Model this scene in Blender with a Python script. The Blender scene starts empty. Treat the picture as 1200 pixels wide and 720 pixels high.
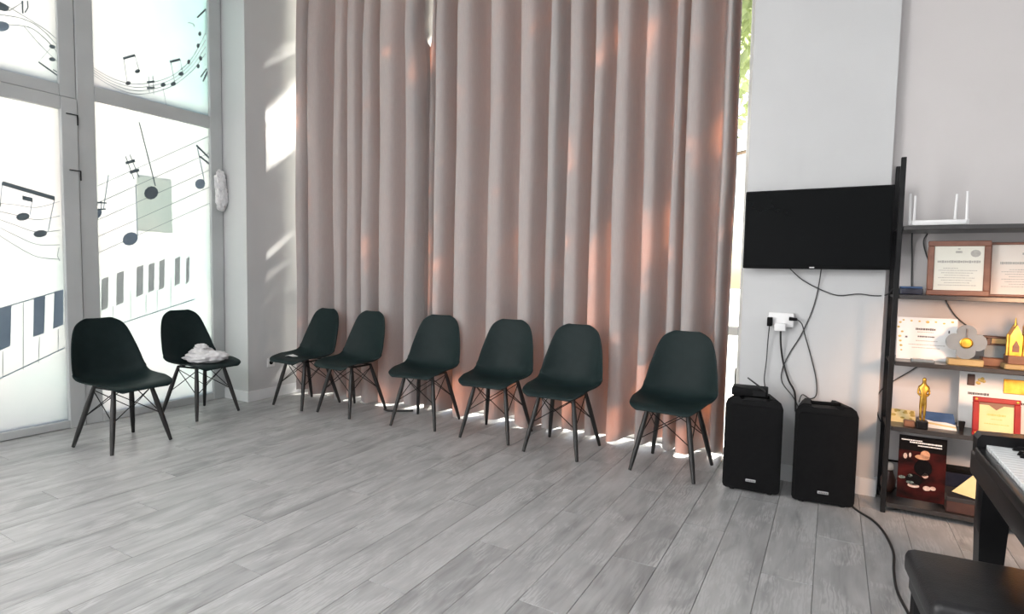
import bpy, bmesh, math, random
from mathutils import Vector, Matrix, noise
R = math.radians
sc = bpy.context.scene
C = sc.collection
rnd = random.Random(7)
H90 = math.pi / 2

# ------------------------------------------------------------------ camera
F_PX, PITCH, YAW, ROLL, CAM_H = 661.0, 3.6, 29.6, 1.05, 1.2
cd = bpy.data.cameras.new('camera'); cam = bpy.data.objects.new('camera', cd); C.objects.link(cam)
cd.sensor_width = 36.0; cd.sensor_fit = 'HORIZONTAL'; cd.lens = F_PX / 1200 * 36.0
cd.clip_start = 0.02
_f = Vector((-math.sin(R(YAW)) * math.cos(R(PITCH)), math.cos(R(YAW)) * math.cos(R(PITCH)), -math.sin(R(PITCH))))
_r0 = Vector((math.cos(R(YAW)), math.sin(R(YAW)), 0)); _u0 = _r0.cross(_f)
_r = math.cos(R(ROLL)) * _r0 + math.sin(R(ROLL)) * _u0
_u = -math.sin(R(ROLL)) * _r0 + math.cos(R(ROLL)) * _u0
cam.matrix_world = Matrix(((_r.x, _u.x, -_f.x, 0), (_r.y, _u.y, -_f.y, 0), (_r.z, _u.z, -_f.z, CAM_H), (0, 0, 0, 1)))
sc.camera = cam

# ------------------------------------------------------------------ sky, sun, warm lamp, added fill lights, exposure
SUN_DIR = Vector((-0.2, -1.0, -0.78)).normalized()          # direction the sunlight travels
w = bpy.data.worlds.new('world'); sc.world = w; w.use_nodes = True
nt = w.node_tree; nt.nodes.clear()
sky = nt.nodes.new('ShaderNodeTexSky'); sky.sky_type = 'NISHITA'; sky.sun_disc = False
sky.sun_elevation = math.asin(-SUN_DIR.z); sky.sun_rotation = math.atan2(-SUN_DIR.x, -SUN_DIR.y)
sky.dust_density = 2.5; sky.air_density = 0.8
bg = nt.nodes.new('ShaderNodeBackground'); bg.inputs['Strength'].default_value = 0.26
wo = nt.nodes.new('ShaderNodeOutputWorld')
nt.links.new(sky.outputs[0], bg.inputs[0]); nt.links.new(bg.outputs[0], wo.inputs[0])
sl = bpy.data.lights.new('sun', 'SUN'); sl.energy = 62.0; sl.color = (1.0, 0.93, 0.84); sl.angle = R(0.6)
so = bpy.data.objects.new('sun', sl); C.objects.link(so)
so.rotation_euler = SUN_DIR.to_track_quat('-Z', 'Y').to_euler(); so.location = (0, 9, 9)

def area(name, loc, size, power, col, rot=(0, 0, 0)):
    l = bpy.data.lights.new(name, 'AREA'); l.shape = 'RECTANGLE'; l.size, l.size_y = size
    l.energy = power; l.color = col
    o = bpy.data.objects.new(name, l); C.objects.link(o); o.location = loc; o.rotation_euler = rot
    return o
for (x, y) in ((-1.4, -2.6), (0.2, -2.6), (1.6, -2.6)):
    area('ceiling_fill', (x, y, 3.86), (1.2, 0.3), 60, (0.98, 0.98, 1.0))  # unseen fill lights added under the ceiling behind the camera
area('rear_daylight_fill', (-4.70, -2.9, 2.0), (3.0, 3.4), 390, (1.0, 0.985, 0.975), (0, -H90, 0))          # added daylight fill from rear left; the wall behind it has no window
wl = bpy.data.lights.new('warm_lamp', 'SPOT'); wl.energy = 88; wl.color = (1.0, 0.56, 0.33); wl.shadow_soft_size = 0.14; wl.spot_size = R(70); wl.spot_blend = 0.7
wlo = bpy.data.objects.new('warm_lamp', wl); C.objects.link(wlo); wlo.location = (1.0, 2.3, 1.15); wlo.rotation_euler = (Vector((0.80, 3.7, 0.40)) - wlo.location).to_track_quat('-Z', 'Y').to_euler()
vs = sc.view_settings
vs.view_transform = 'Standard'; vs.look = 'None'; vs.gamma = 1.0; vs.exposure = 0.0; vs.use_curve_mapping = False

# ------------------------------------------------------------------ materials
def mat(name, col=(0.5, 0.5, 0.5), rough=0.6, metal=0.0, spec=0.5):
    m = bpy.data.materials.new(name); m.use_nodes = True
    b = m.node_tree.nodes['Principled BSDF']
    b.inputs['Base Color'].default_value = (*col, 1); b.inputs['Roughness'].default_value = rough
    b.inputs['Metallic'].default_value = metal; b.inputs['Specular IOR Level'].default_value = spec
    return m
def nd(m, t, **kw):
    n = m.node_tree.nodes.new(t)
    for k, v in kw.items(): setattr(n, k, v)
    return n
def lk(m, a, b): m.node_tree.links.new(a, b)
def mottled(name, c1, c2, scale=6.0, rough=0.6, metal=0.0, bump=0.0, bscale=60.0, coord='Object', stretch=(1, 1, 1), spec=0.5, detail=4.0):
    m = mat(name, c1, rough, metal, spec); b = m.node_tree.nodes['Principled BSDF']
    tc = nd(m, 'ShaderNodeTexCoord'); mp = nd(m, 'ShaderNodeMapping'); mp.inputs['Scale'].default_value = stretch
    lk(m, tc.outputs[coord], mp.inputs['Vector'])
    n = nd(m, 'ShaderNodeTexNoise'); n.inputs['Scale'].default_value = scale; n.inputs['Detail'].default_value = detail
    lk(m, mp.outputs[0], n.inputs['Vector'])
    r = nd(m, 'ShaderNodeValToRGB'); r.color_ramp.elements[0].color = (*c1, 1); r.color_ramp.elements[1].color = (*c2, 1)
    r.color_ramp.elements[0].position = 0.35; r.color_ramp.elements[1].position = 0.65
    lk(m, n.outputs['Fac'], r.inputs[0]); lk(m, r.outputs[0], b.inputs['Base Color'])
    if bump:
        n2 = nd(m, 'ShaderNodeTexNoise'); n2.inputs['Scale'].default_value = bscale; n2.inputs['Detail'].default_value = 3
        lk(m, mp.outputs[0], n2.inputs['Vector'])
        bp = nd(m, 'ShaderNodeBump'); bp.inputs['Strength'].default_value = bump; bp.inputs['Distance'].default_value = 0.003
        lk(m, n2.outputs['Fac'], bp.inputs['Height']); lk(m, bp.outputs[0], b.inputs['Normal'])
    return m

M = {}
M['wall'] = mottled('wall_paint', (0.54, 0.545, 0.55), (0.58, 0.585, 0.59), 1.5, 0.75, bump=0.15, bscale=180)
M['shelf_wall'] = mottled('shelf_wall_paint', (0.565, 0.54, 0.535), (0.60, 0.575, 0.57), 1.5, 0.75, bump=0.15, bscale=180)
M['ceiling'] = mottled('ceiling_paint', (0.78, 0.78, 0.78), (0.82, 0.82, 0.82), 2, 0.9)
M['skirting'] = mottled('skirting_white', (0.72, 0.74, 0.75), (0.78, 0.79, 0.80), 5, 0.45)
M['frame'] = mottled('window_frame_grey', (0.46, 0.48, 0.48), (0.51, 0.525, 0.525), 3, 0.45)
M['white_frame'] = mottled('white_frame', (0.80, 0.81, 0.80), (0.85, 0.85, 0.84), 3, 0.4)
M['slab'] = mottled('floor_base', (0.30, 0.30, 0.30), (0.36, 0.36, 0.36), 2, 0.6)
M['shell'] = mottled('chair_plastic', (0.0085, 0.018, 0.0185), (0.011, 0.0215, 0.022), 20, 0.52, bump=0.06, bscale=400, spec=0.16)
M['leg'] = mottled('black_stained_wood', (0.012, 0.012, 0.012), (0.022, 0.021, 0.020), 30, 0.45, stretch=(1, 1, 0.1))
M['black_metal'] = mottled('black_metal', (0.007, 0.007, 0.0075), (0.011, 0.011, 0.0115), 25, 0.5, spec=0.2)
M['black_plastic'] = mottled('black_plastic', (0.005, 0.005, 0.0055), (0.007, 0.007, 0.0075), 40, 0.6, spec=0.1, bump=0.2, bscale=500)
M['cabinet'] = mottled('speaker_shell_black', (0.006, 0.006, 0.0065), (0.009, 0.009, 0.0095), 60, 0.6, spec=0.12, bump=0.3, bscale=600)
M['screen'] = mottled('tv_screen_glass', (0.002, 0.0027, 0.003), (0.003, 0.0035, 0.004), 2, 0.12, spec=0.10)
M['silver'] = mottled('silver_badge', (0.45, 0.45, 0.46), (0.55, 0.55, 0.56), 40, 0.35, metal=0.6)
M['white_plastic'] = mottled('white_plastic', (0.78, 0.78, 0.78), (0.82, 0.82, 0.82), 10, 0.4)
M['cable'] = mottled('cable_rubber', (0.012, 0.012, 0.012), (0.02, 0.02, 0.02), 20, 0.5)
M['grey_cable'] = mottled('grey_cable_rubber', (0.035, 0.035, 0.037), (0.05, 0.05, 0.05), 20, 0.5)
M['board'] = mottled('shelf_board_dark', (0.020, 0.018, 0.018), (0.034, 0.031, 0.029), 8, 0.28, stretch=(0.3, 4, 4), spec=0.7)
M['walnut'] = mottled('walnut_frame', (0.17, 0.065, 0.04), (0.24, 0.10, 0.06), 20, 0.4, stretch=(0.4, 1, 1))
M['paper'] = mottled('cream_paper', (0.72, 0.70, 0.61), (0.76, 0.74, 0.66), 6, 0.7)
M['white_paper'] = mottled('white_paper', (0.76, 0.76, 0.75), (0.80, 0.80, 0.79), 6, 0.7)
M['rose_paper'] = mottled('rose_tinted_paper', (0.74, 0.62, 0.54), (0.76, 0.74, 0.68), 3, 0.7)
M['yellow_paper'] = mottled('yellow_paper', (0.62, 0.50, 0.24), (0.70, 0.58, 0.31), 12, 0.7)
M['gold'] = mottled('gold_polish', (0.50, 0.27, 0.035), (0.70, 0.42, 0.09), 25, 0.34, metal=1.0)
M['gold_print'] = mottled('gold_print', (0.45, 0.33, 0.08), (0.60, 0.45, 0.15), 40, 0.4, metal=0.4)
M['ink'] = mottled('printed_ink', (0.10, 0.09, 0.09), (0.16, 0.15, 0.15), 80, 0.7)
M['pale_ink'] = mottled('pale_printed_ink', (0.38, 0.36, 0.33), (0.46, 0.44, 0.40), 80, 0.7)
M['red_lacquer'] = mottled('red_lacquer', (0.24, 0.010, 0.010), (0.32, 0.018, 0.016), 14, 0.35, spec=0.3)
M['glass_award'] = mottled('frosted_grey_acrylic', (0.15, 0.18, 0.20), (0.20, 0.235, 0.255), 8, 0.3)
M['wood_base'] = mottled('light_wood_base', (0.30, 0.21, 0.09), (0.38, 0.28, 0.13), 12, 0.45, stretch=(0.3, 2, 2))
M['brown'] = mottled('brown_wood', (0.13, 0.055, 0.03), (0.21, 0.095, 0.05), 14, 0.45, stretch=(0.4, 2, 2))
M['dark_brown'] = mottled('dark_brown_wood', (0.045, 0.018, 0.014), (0.07, 0.03, 0.02), 14, 0.4)
M['blue_print'] = mottled('blue_print', (0.03, 0.07, 0.17), (0.08, 0.15, 0.30), 9, 0.4)
M['navy'] = mottled('navy_plastic', (0.008, 0.012, 0.030), (0.02, 0.025, 0.05), 20, 0.4)
M['poster_dark'] = mottled('poster_dark_red', (0.002, 0.001, 0.001), (0.05, 0.006, 0.005), 9, 0.5, spec=0.1, detail=6, stretch=(1, 1, 1.6))
M['poster_black'] = mottled('poster_black', (0.002, 0.0015, 0.002), (0.004, 0.003, 0.003), 9, 0.5, spec=0.1)
M['poster_skin'] = mottled('poster_warm_patch', (0.38, 0.17, 0.08), (0.62, 0.33, 0.19), 40, 0.4)
M['poster_pale'] = mottled('poster_pale_patch', (0.45, 0.28, 0.22), (0.62, 0.50, 0.44), 60, 0.4)
M['poster_teal'] = mottled('poster_teal_patch', (0.05, 0.08, 0.07), (0.35, 0.42, 0.38), 60, 0.4)
M['piano'] = mottled('piano_black', (0.006, 0.006, 0.0065), (0.008, 0.008, 0.0085), 10, 0.32, spec=0.22)
M['key_white'] = mottled('white_key', (0.74, 0.76, 0.77), (0.78, 0.80, 0.80), 10, 0.25)
M['leather'] = mottled('black_leather', (0.011, 0.011, 0.012), (0.018, 0.018, 0.019), 30, 0.42, spec=0.35, bump=0.25, bscale=220)
M['fluff'] = mottled('white_fluffy_cloth', (0.66, 0.65, 0.66), (0.80, 0.79, 0.80), 25, 0.9, bump=0.7, bscale=140)
M['bark'] = mottled('tree_bark', (0.10, 0.07, 0.05), (0.20, 0.15, 0.11), 12, 0.9)
M['concrete'] = mottled('pale_concrete', (0.50, 0.49, 0.46), (0.60, 0.59, 0.56), 0.8, 0.9)
M['note_dark'] = mottled('vinyl_dark', (0.11, 0.145, 0.165), (0.13, 0.165, 0.18), 5, 0.5)
M['note_slate'] = mottled('vinyl_slate', (0.20, 0.27, 0.34), (0.23, 0.30, 0.37), 5, 0.5)

def translucent(name, c_front, c_trans, fac, rough_gloss=None, noise_scale=None):
    m = bpy.data.materials.new(name); m.use_nodes = True; t = m.node_tree; t.nodes.clear()
    o = nd(m, 'ShaderNodeOutputMaterial'); mx = nd(m, 'ShaderNodeMixShader'); mx.inputs[0].default_value = fac
    d = nd(m, 'ShaderNodeBsdfDiffuse'); d.inputs[0].default_value = (*c_front, 1)
    tr = nd(m, 'ShaderNodeBsdfTranslucent'); tr.inputs[0].default_value = (*c_trans, 1)
    lk(m, d.outputs[0], mx.inputs[1]); lk(m, tr.outputs[0], mx.inputs[2])
    out = mx.outputs[0]
    if rough_gloss:
        g = nd(m, 'ShaderNodeBsdfGlossy'); g.inputs['Roughness'].default_value = rough_gloss
        m2 = nd(m, 'ShaderNodeMixShader'); m2.inputs[0].default_value = 0.04
        lk(m, out, m2.inputs[1]); lk(m, g.outputs[0], m2.inputs[2]); out = m2.outputs[0]
    lk(m, out, o.inputs[0])
    return m, d, tr
# frosted printed film: white with a printed cyan wash towards its upper right and right edge
M['film'], _d, _t = translucent('frosted_film', (0.80, 0.82, 0.82), (0.90, 0.92, 0.92), 0.86, 0.25)
def film_print(m, targets):
    g = nd(m, 'ShaderNodeNewGeometry'); sp = nd(m, 'ShaderNodeSeparateXYZ'); lk(m, g.outputs['Position'], sp.inputs[0])
    n = nd(m, 'ShaderNodeTexNoise'); n.inputs['Scale'].default_value = 1.6; n.inputs['Detail'].default_value = 2
    lk(m, g.outputs['Position'], n.inputs['Vector'])
    my = nd(m, 'ShaderNodeMapRange'); my.inputs['From Min'].default_value = 2.2; my.inputs['From Max'].default_value = 2.9
    lk(m, sp.outputs['Y'], my.inputs['Value'])
    mz = nd(m, 'ShaderNodeMapRange'); mz.inputs['From Min'].default_value = 2.0; mz.inputs['From Max'].default_value = 3.3
    mz.inputs['To Min'].default_value = 0.25
    lk(m, sp.outputs['Z'], mz.inputs['Value'])
    mu = nd(m, 'ShaderNodeMath', operation='MULTIPLY'); lk(m, my.outputs[0], mu.inputs[0]); lk(m, mz.outputs[0], mu.inputs[1])
    mn = nd(m, 'ShaderNodeMapRange'); mn.inputs['From Min'].default_value = 0.38; mn.inputs['From Max'].default_value = 0.68
    lk(m, n.outputs['Fac'], mn.inputs['Value'])
    ad = nd(m, 'ShaderNodeMath', operation='MULTIPLY_ADD'); lk(m, mn.outputs[0], ad.inputs[0]); ad.inputs[1].default_value = 0.35
    lk(m, mu.outputs[0], ad.inputs[2]); ad.use_clamp = True
    mx = nd(m, 'ShaderNodeMix', data_type='RGBA'); lk(m, ad.outputs[0], mx.inputs['Factor'])
    mx.inputs[6].default_value = (0.47, 0.47, 0.465, 1); mx.inputs[7].default_value = (0.29, 0.455, 0.44, 1)
    for t in targets: lk(m, mx.outputs[2], t)
film_print(M['film'], (_t.inputs[0], _d.inputs[0]))
M['note_pale'] = translucent('vinyl_pale', (0.20, 0.22, 0.23), (0.30, 0.33, 0.34), 0.6)[0]
M['note_key'] = translucent('vinyl_grey', (0.45, 0.46, 0.47), (0.34, 0.35, 0.36), 0.5)[0]
M['backing_sheet'] = translucent('sheet_behind_film', (0.6, 0.63, 0.61), (0.78, 0.82, 0.80), 0.85)[0]
M['curtain'], _d, _t = translucent('curtain_cloth', (0.44, 0.385, 0.365), (0.72, 0.22, 0.095), 0.038)
def weave(m, dif):
    tc = nd(m, 'ShaderNodeTexCoord'); mp = nd(m, 'ShaderNodeMapping'); mp.inputs['Scale'].default_value = (60, 60, 6)
    lk(m, tc.outputs['Object'], mp.inputs[0]); n = nd(m, 'ShaderNodeTexNoise'); n.inputs['Scale'].default_value = 3
    lk(m, mp.outputs[0], n.inputs['Vector'])
    mx = nd(m, 'ShaderNodeMix', data_type='RGBA'); lk(m, n.outputs['Fac'], mx.inputs['Factor'])
    mx.inputs[6].default_value = (0.345, 0.337, 0.335, 1); mx.inputs[7].default_value = (0.415, 0.406, 0.403, 1)
    lk(m, mx.outputs[2], dif.inputs[0])
weave(M['curtain'], _d)
M['leaf'] = translucent('tree_leaf', (0.30, 0.36, 0.20), (0.36, 0.42, 0.20), 0.4)[0]
def clear_glass():
    m = bpy.data.materials.new('clear_glass'); m.use_nodes = True; m.node_tree.nodes.clear()
    o = nd(m, 'ShaderNodeOutputMaterial'); mx = nd(m, 'ShaderNodeMixShader'); fr = nd(m, 'ShaderNodeFresnel'); fr.inputs[0].default_value = 1.45
    t = nd(m, 'ShaderNodeBsdfTransparent'); t.inputs[0].default_value = (0.94, 0.96, 0.95, 1)
    g = nd(m, 'ShaderNodeBsdfGlossy'); g.inputs['Roughness'].default_value = 0.02
    lk(m, fr.outputs[0], mx.inputs[0]); lk(m, t.outputs[0], mx.inputs[1]); lk(m, g.outputs[0], mx.inputs[2]); lk(m, mx.outputs[0], o.inputs[0])
    return m
M['glass'] = clear_glass()

def plank_mat():
    m = mat('laminate_plank', (0.4, 0.4, 0.4), 0.36); b = m.node_tree.nodes['Principled BSDF']
    tc = nd(m, 'ShaderNodeTexCoord'); oi = nd(m, 'ShaderNodeObjectInfo')
    off = nd(m, 'ShaderNodeVectorMath', operation='SCALE'); off.inputs[0].default_value = (37.0, 91.0, 13.0); lk(m, oi.outputs['Random'], off.inputs['Scale'])
    ad = nd(m, 'ShaderNodeVectorMath', operation='ADD'); lk(m, tc.outputs['Object'], ad.inputs[0]); lk(m, off.outputs[0], ad.inputs[1])
    def nz(scale, sx, sy, detail, dist=0.0):
        mp = nd(m, 'ShaderNodeMapping'); mp.inputs['Scale'].default_value = (sx, sy, 1); lk(m, ad.outputs[0], mp.inputs[0])
        n = nd(m, 'ShaderNodeTexNoise'); n.inputs['Scale'].default_value = scale; n.inputs['Detail'].default_value = detail
        n.inputs['Distortion'].default_value = dist; lk(m, mp.outputs[0], n.inputs['Vector']); return n
    fine = nz(1.0, 42, 4, 5, 0.8); cloud = nz(1.0, 9, 2.2, 3, 0.8); blot = nz(1.0, 6, 3.0, 4, 1.5)
    # cathedral grain: bands warped along the plank, only where a mask allows
    mp = nd(m, 'ShaderNodeMapping'); mp.inputs['Scale'].default_value = (1.0, 0.16, 1); lk(m, ad.outputs[0], mp.inputs[0])
    wv = nd(m, 'ShaderNodeTexWave', wave_type='BANDS', bands_direction='X'); wv.inputs['Scale'].default_value = 20; wv.inputs['Distortion'].default_value = 9
    wv.inputs['Detail'].default_value = 2; wv.inputs['Detail Scale'].default_value = 3.2; lk(m, mp.outputs[0], wv.inputs['Vector'])
    msk = nd(m, 'ShaderNodeMapRange'); msk.inputs['From Min'].default_value = 0.47; msk.inputs['From Max'].default_value = 0.66; lk(m, blot.outputs['Fac'], msk.inputs['Value'])
    wm = nd(m, 'ShaderNodeMath', operation='MULTIPLY'); lk(m, wv.outputs['Fac'], wm.inputs[0]); lk(m, msk.outputs[0], wm.inputs[1])
    # value = 0.5 cloud + 0.4 fine - wave
    a1 = nd(m, 'ShaderNodeMath', operation='MULTIPLY'); lk(m, cloud.outputs['Fac'], a1.inputs[0]); a1.inputs[1].default_value = 0.74
    a2 = nd(m, 'ShaderNodeMath', operation='MULTIPLY_ADD'); lk(m, fine.outputs['Fac'], a2.inputs[0]); a2.inputs[1].default_value = 0.30; lk(m, a1.outputs[0], a2.inputs[2])
    a3 = nd(m, 'ShaderNodeMath', operation='MULTIPLY_ADD'); lk(m, wm.outputs[0], a3.inputs[0]); a3.inputs[1].default_value = 0.34; lk(m, a2.outputs[0], a3.inputs[2])
    a4 = nd(m, 'ShaderNodeMath', operation='MULTIPLY_ADD'); lk(m, oi.outputs['Random'], a4.inputs[0]); a4.inputs[1].default_value = 0.10; lk(m, a3.outputs[0], a4.inputs[2])
    rp = nd(m, 'ShaderNodeValToRGB'); e = rp.color_ramp.elements
    e[0].position = 0.34; e[0].color = (0.215, 0.215, 0.215, 1); e[1].position = 0.82; e[1].color = (0.46, 0.461, 0.462, 1)
    x = e.new(0.58); x.color = (0.36, 0.361, 0.362, 1)
    lk(m, a4.outputs[0], rp.inputs[0]); lk(m, rp.outputs[0], b.inputs['Base Color'])
    bp = nd(m, 'ShaderNodeBump'); bp.inputs['Strength'].default_value = 0.12; bp.inputs['Distance'].default_value = 0.002
    lk(m, fine.outputs['Fac'], bp.inputs['Height']); lk(m, bp.outputs[0], b.inputs['Normal'])
    return m
M['plank'] = plank_mat()

# ------------------------------------------------------------------ mesh helpers
class MB:
    """collects shapes; build() links them as ONE mesh object"""
    def __init__(s): s.b = bmesh.new()
    def box(s, x0, y0, z0, x1, y1, z1, bev=0.0, seg=2, mtx=None):
        vs = [s.b.verts.new((x, y, z)) for z in (z0, z1) for (x, y) in ((x0, y0), (x1, y0), (x1, y1), (x0, y1))]
        fs = [s.b.faces.new([vs[i] for i in f]) for f in ((3, 2, 1, 0), (4, 5, 6, 7), (0, 1, 5, 4), (1, 2, 6, 5), (2, 3, 7, 6), (3, 0, 4, 7))]
        nv = vs
        if bev:
            es = list({e for f in fs for e in f.edges})
            r = bmesh.ops.bevel(s.b, geom=es + vs, offset=bev, segments=seg, affect='EDGES', profile=0.5)
            nv = list({v for f in r['faces'] for v in f.verts} | {v for v in vs if v.is_valid})
        if mtx is not None: bmesh.ops.transform(s.b, matrix=mtx, verts=nv)
        return s
    def prism(s, poly, d, axis, a0, a1):
        """polygon poly (2D) extruded from a0 to a1 along axis ('x','y','z')"""
        def p3(u, v, a): return {'x': (a, u, v), 'y': (u, a, v), 'z': (u, v, a)}[axis]
        lo = [s.b.verts.new(p3(u, v, a0)) for u, v in poly]; hi = [s.b.verts.new(p3(u, v, a1)) for u, v in poly]
        n = len(poly)
        s.b.faces.new(lo[::-1]); s.b.faces.new(hi)
        for i in range(n): s.b.faces.new((lo[i], lo[(i + 1) % n], hi[(i + 1) % n], hi[i]))
        return s
    def flat(s, pts):
        s.b.faces.new([s.b.verts.new(p) for p in pts]); return s
    def tube(s, pts, rad, n=8, cap=True):
        pts = [Vector(p) for p in pts]; m = len(pts)
        rad = rad if isinstance(rad, (list, tuple)) else [rad] * m
        rings = []; up = None
        for i, p in enumerate(pts):
            t = (pts[min(i + 1, m - 1)] - pts[max(i - 1, 0)]).normalized()
            if up is None: up = t.orthogonal().normalized()
            up = (up - t * up.dot(t)); up = up.normalized() if up.length > 1e-6 else t.orthogonal().normalized()
            sd = t.cross(up)
            rings.append([s.b.verts.new(p + rad[i] * (math.cos(2 * math.pi * k / n) * up + math.sin(2 * math.pi * k / n) * sd)) for k in range(n)])
        for a, b in zip(rings, rings[1:]):
            for k in range(n): s.b.faces.new((a[k], a[(k + 1) % n], b[(k + 1) % n], b[k]))
        if cap: s.b.faces.new(rings[0][::-1]); s.b.faces.new(rings[-1])
        return s
    def lathe(s, prof, n=20, c=(0, 0, 0)):
        c = Vector(c); rings = []
        for r, z in prof: rings.append([s.b.verts.new(c + Vector((r * math.cos(2 * math.pi * k / n), r * math.sin(2 * math.pi * k / n), z))) for k in range(n)])
        for a, b in zip(rings, rings[1:]):
            for k in range(n): s.b.faces.new((a[k], a[(k + 1) % n], b[(k + 1) % n], b[k]))
        s.b.faces.new(rings[0][::-1]); s.b.faces.new(rings[-1]); return s
    def ball(s, c, r, sx=1, sy=1, sz=1, u=14, v=9):
        bmesh.ops.create_uvsphere(s.b, u_segments=u, v_segments=v, radius=r, matrix=Matrix.Translation(c) @ Matrix.Diagonal((sx, sy, sz, 1))); return s
    def grid(s, P):
        vs = [[s.b.verts.new(p) for p in row] for row in P]
        for i in range(len(vs) - 1):
            for j in range(len(vs[0]) - 1): s.b.faces.new((vs[i][j], vs[i][j + 1], vs[i + 1][j + 1], vs[i + 1][j]))
        return s
    def build(s, name, m, parent=None, smooth=False, fix=True):
        if fix: bmesh.ops.recalc_face_normals(s.b, faces=s.b.faces)
        me = bpy.data.meshes.new(name); s.b.to_mesh(me); s.b.free(); me.materials.append(m)
        if smooth:
            me.polygons.foreach_set('use_smooth', [True] * len(me.polygons))
            if smooth is not True: me.set_sharp_from_angle(angle=R(smooth))
        o = bpy.data.objects.new(name, me); C.objects.link(o)
        if parent: o.parent = parent
        return o
def tag(o, label=None, cat=None, group=None, kind=None):
    if label: o['label'] = label
    if cat: o['category'] = cat
    if group: o['group'] = group
    if kind: o['kind'] = kind
    return o
def thing(name, label, cat, loc=(0, 0, 0), rz=0.0, group=None, rot=None):
    o = bpy.data.objects.new(name, None); C.objects.link(o); o.empty_display_size = 0.05
    o.location = loc; o.rotation_euler = rot if rot else (0, 0, rz)
    return tag(o, label, cat, group)
def struct(o): o['kind'] = 'structure'; return o
def copy_tree(o, parent=None):
    c = o.copy(); C.objects.link(c)
    if parent: c.parent = parent
    for ch in list(o.children): copy_tree(ch, c)
    return c
def spline(pts, n=8):
    pts = [Vector(p) for p in pts]; out = []
    for i in range(len(pts) - 1):
        p0, p1, p2, p3 = pts[max(i - 1, 0)], pts[i], pts[i + 1], pts[min(i + 2, len(pts) - 1)]
        for k in range(n):
            t = k / n
            out.append(0.5 * ((2 * p1) + (p2 - p0) * t + (2 * p0 - 5 * p1 + 4 * p2 - p3) * t * t + (3 * p1 - p0 - 3 * p2 + p3) * t ** 3))
    out.append(pts[-1]); return out
def lerp_tab(tab, t):
    for a, b in zip(tab, tab[1:]):
        if t <= b[0]:
            k = (t - a[0]) / (b[0] - a[0]); return [x + (y - x) * k for x, y in zip(a[1:], b[1:])]
    return list(tab[-1][1:])

# ------------------------------------------------------------------ room shell
def shell(name, m, boxes):
    b = MB()
    for bx in boxes: b.box(*bx)
    return struct(b.build(name, m))
XL, YC, XC, YP, XP, YR = -4.8, 3.155, -4.47, 3.64, 0.243, 3.70   # window wall, column face, column side, pillar face, pillar edge, shelf wall
H = 3.9
floor = shell('floor', M['slab'], [(-5.0, -5.1, -0.12, 2.75, 4.15, -0.009)])
shell('ceiling', M['ceiling'], [(-5.0, -5.1, H, 2.75, 4.15, H + 0.1)])
shell('wall_left', M['wall'], [(-4.95, -5.1, -0.009, XL, -1.0, H), (-4.95, -1.0, 3.7, XL, 3.15, H)])
shell('wall_column', M['wall'], [(-4.95, YC, -0.009, XC, 4.15, H)])
shell('wall_back', M['wall'], [(XC, 3.95, 3.82, -0.47, 4.15, H)])
shell('wall_shelf_side', M['shelf_wall'], [(XP, YR, -0.009, 2.75, 4.15, H)])
shell('wall_pillar', M['wall'], [(-0.47, YP, -0.009, XP, 4.15, H)])
shell('wall_right', M['wall'], [(2.6, -5.1, -0.009, 2.75, YR, H)])
shell('wall_front', M['wall'], [(-4.95, -5.1, -0.009, 2.75, -5.0, H)])
shell('baseboard_left', M['skirting'], [(XL, YC - 0.014, 0, XC + 0.014, YC, 0.092), (XC, YC, 0, XC + 0.014, 3.98, 0.092)])
shell('baseboard_back', M['skirting'], [(-0.47, YP - 0.014, 0, XP + 0.012, YP, 0.095), (XP + 0.002, YR - 0.014, 0, 2.6, YR, 0.095)])

# floor planks: each one an object, its mesh shared between planks of one size
plank_mesh = {}
def plank(x0, x1, y0, y1):
    wd, ln = round(x1 - x0, 3), round(y1 - y0, 3)
    if wd < 0.02 or ln < 0.03: return
    k = (wd, ln)
    if k not in plank_mesh:
        o = MB().box(-wd / 2, -ln / 2, -0.009, wd / 2, ln / 2, 0, bev=0.0009, seg=1).build('plank', M['plank'], floor); plank_mesh[k] = o.data
    else:
        o = bpy.data.objects.new('plank', plank_mesh[k]); C.objects.link(o); o.parent = floor
    o.location = ((x0 + x1) / 2, (y0 + y1) / 2, rnd.uniform(-0.0003, 0.0))
PW, PL, GAP = 0.187, 1.29, 0.0015
for k in range(-26, 8):
    x0 = -0.013 + PW * k; x1 = x0 + PW - GAP
    x0 = max(x0, XL + 0.001)
    ymax = 3.15 if x1 < XC else (3.97 if x1 < -0.47 else (3.635 if x0 < XP else 3.695))
    y = 0.35 - ((k * 0.618) % 1.0) * PL
    while y < ymax:
        a, b2 = max(y, 0.35), min(y + PL - GAP, ymax)
        if b2 - a > 0.05: plank(x0, x1, a, b2)
        y += PL

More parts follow.
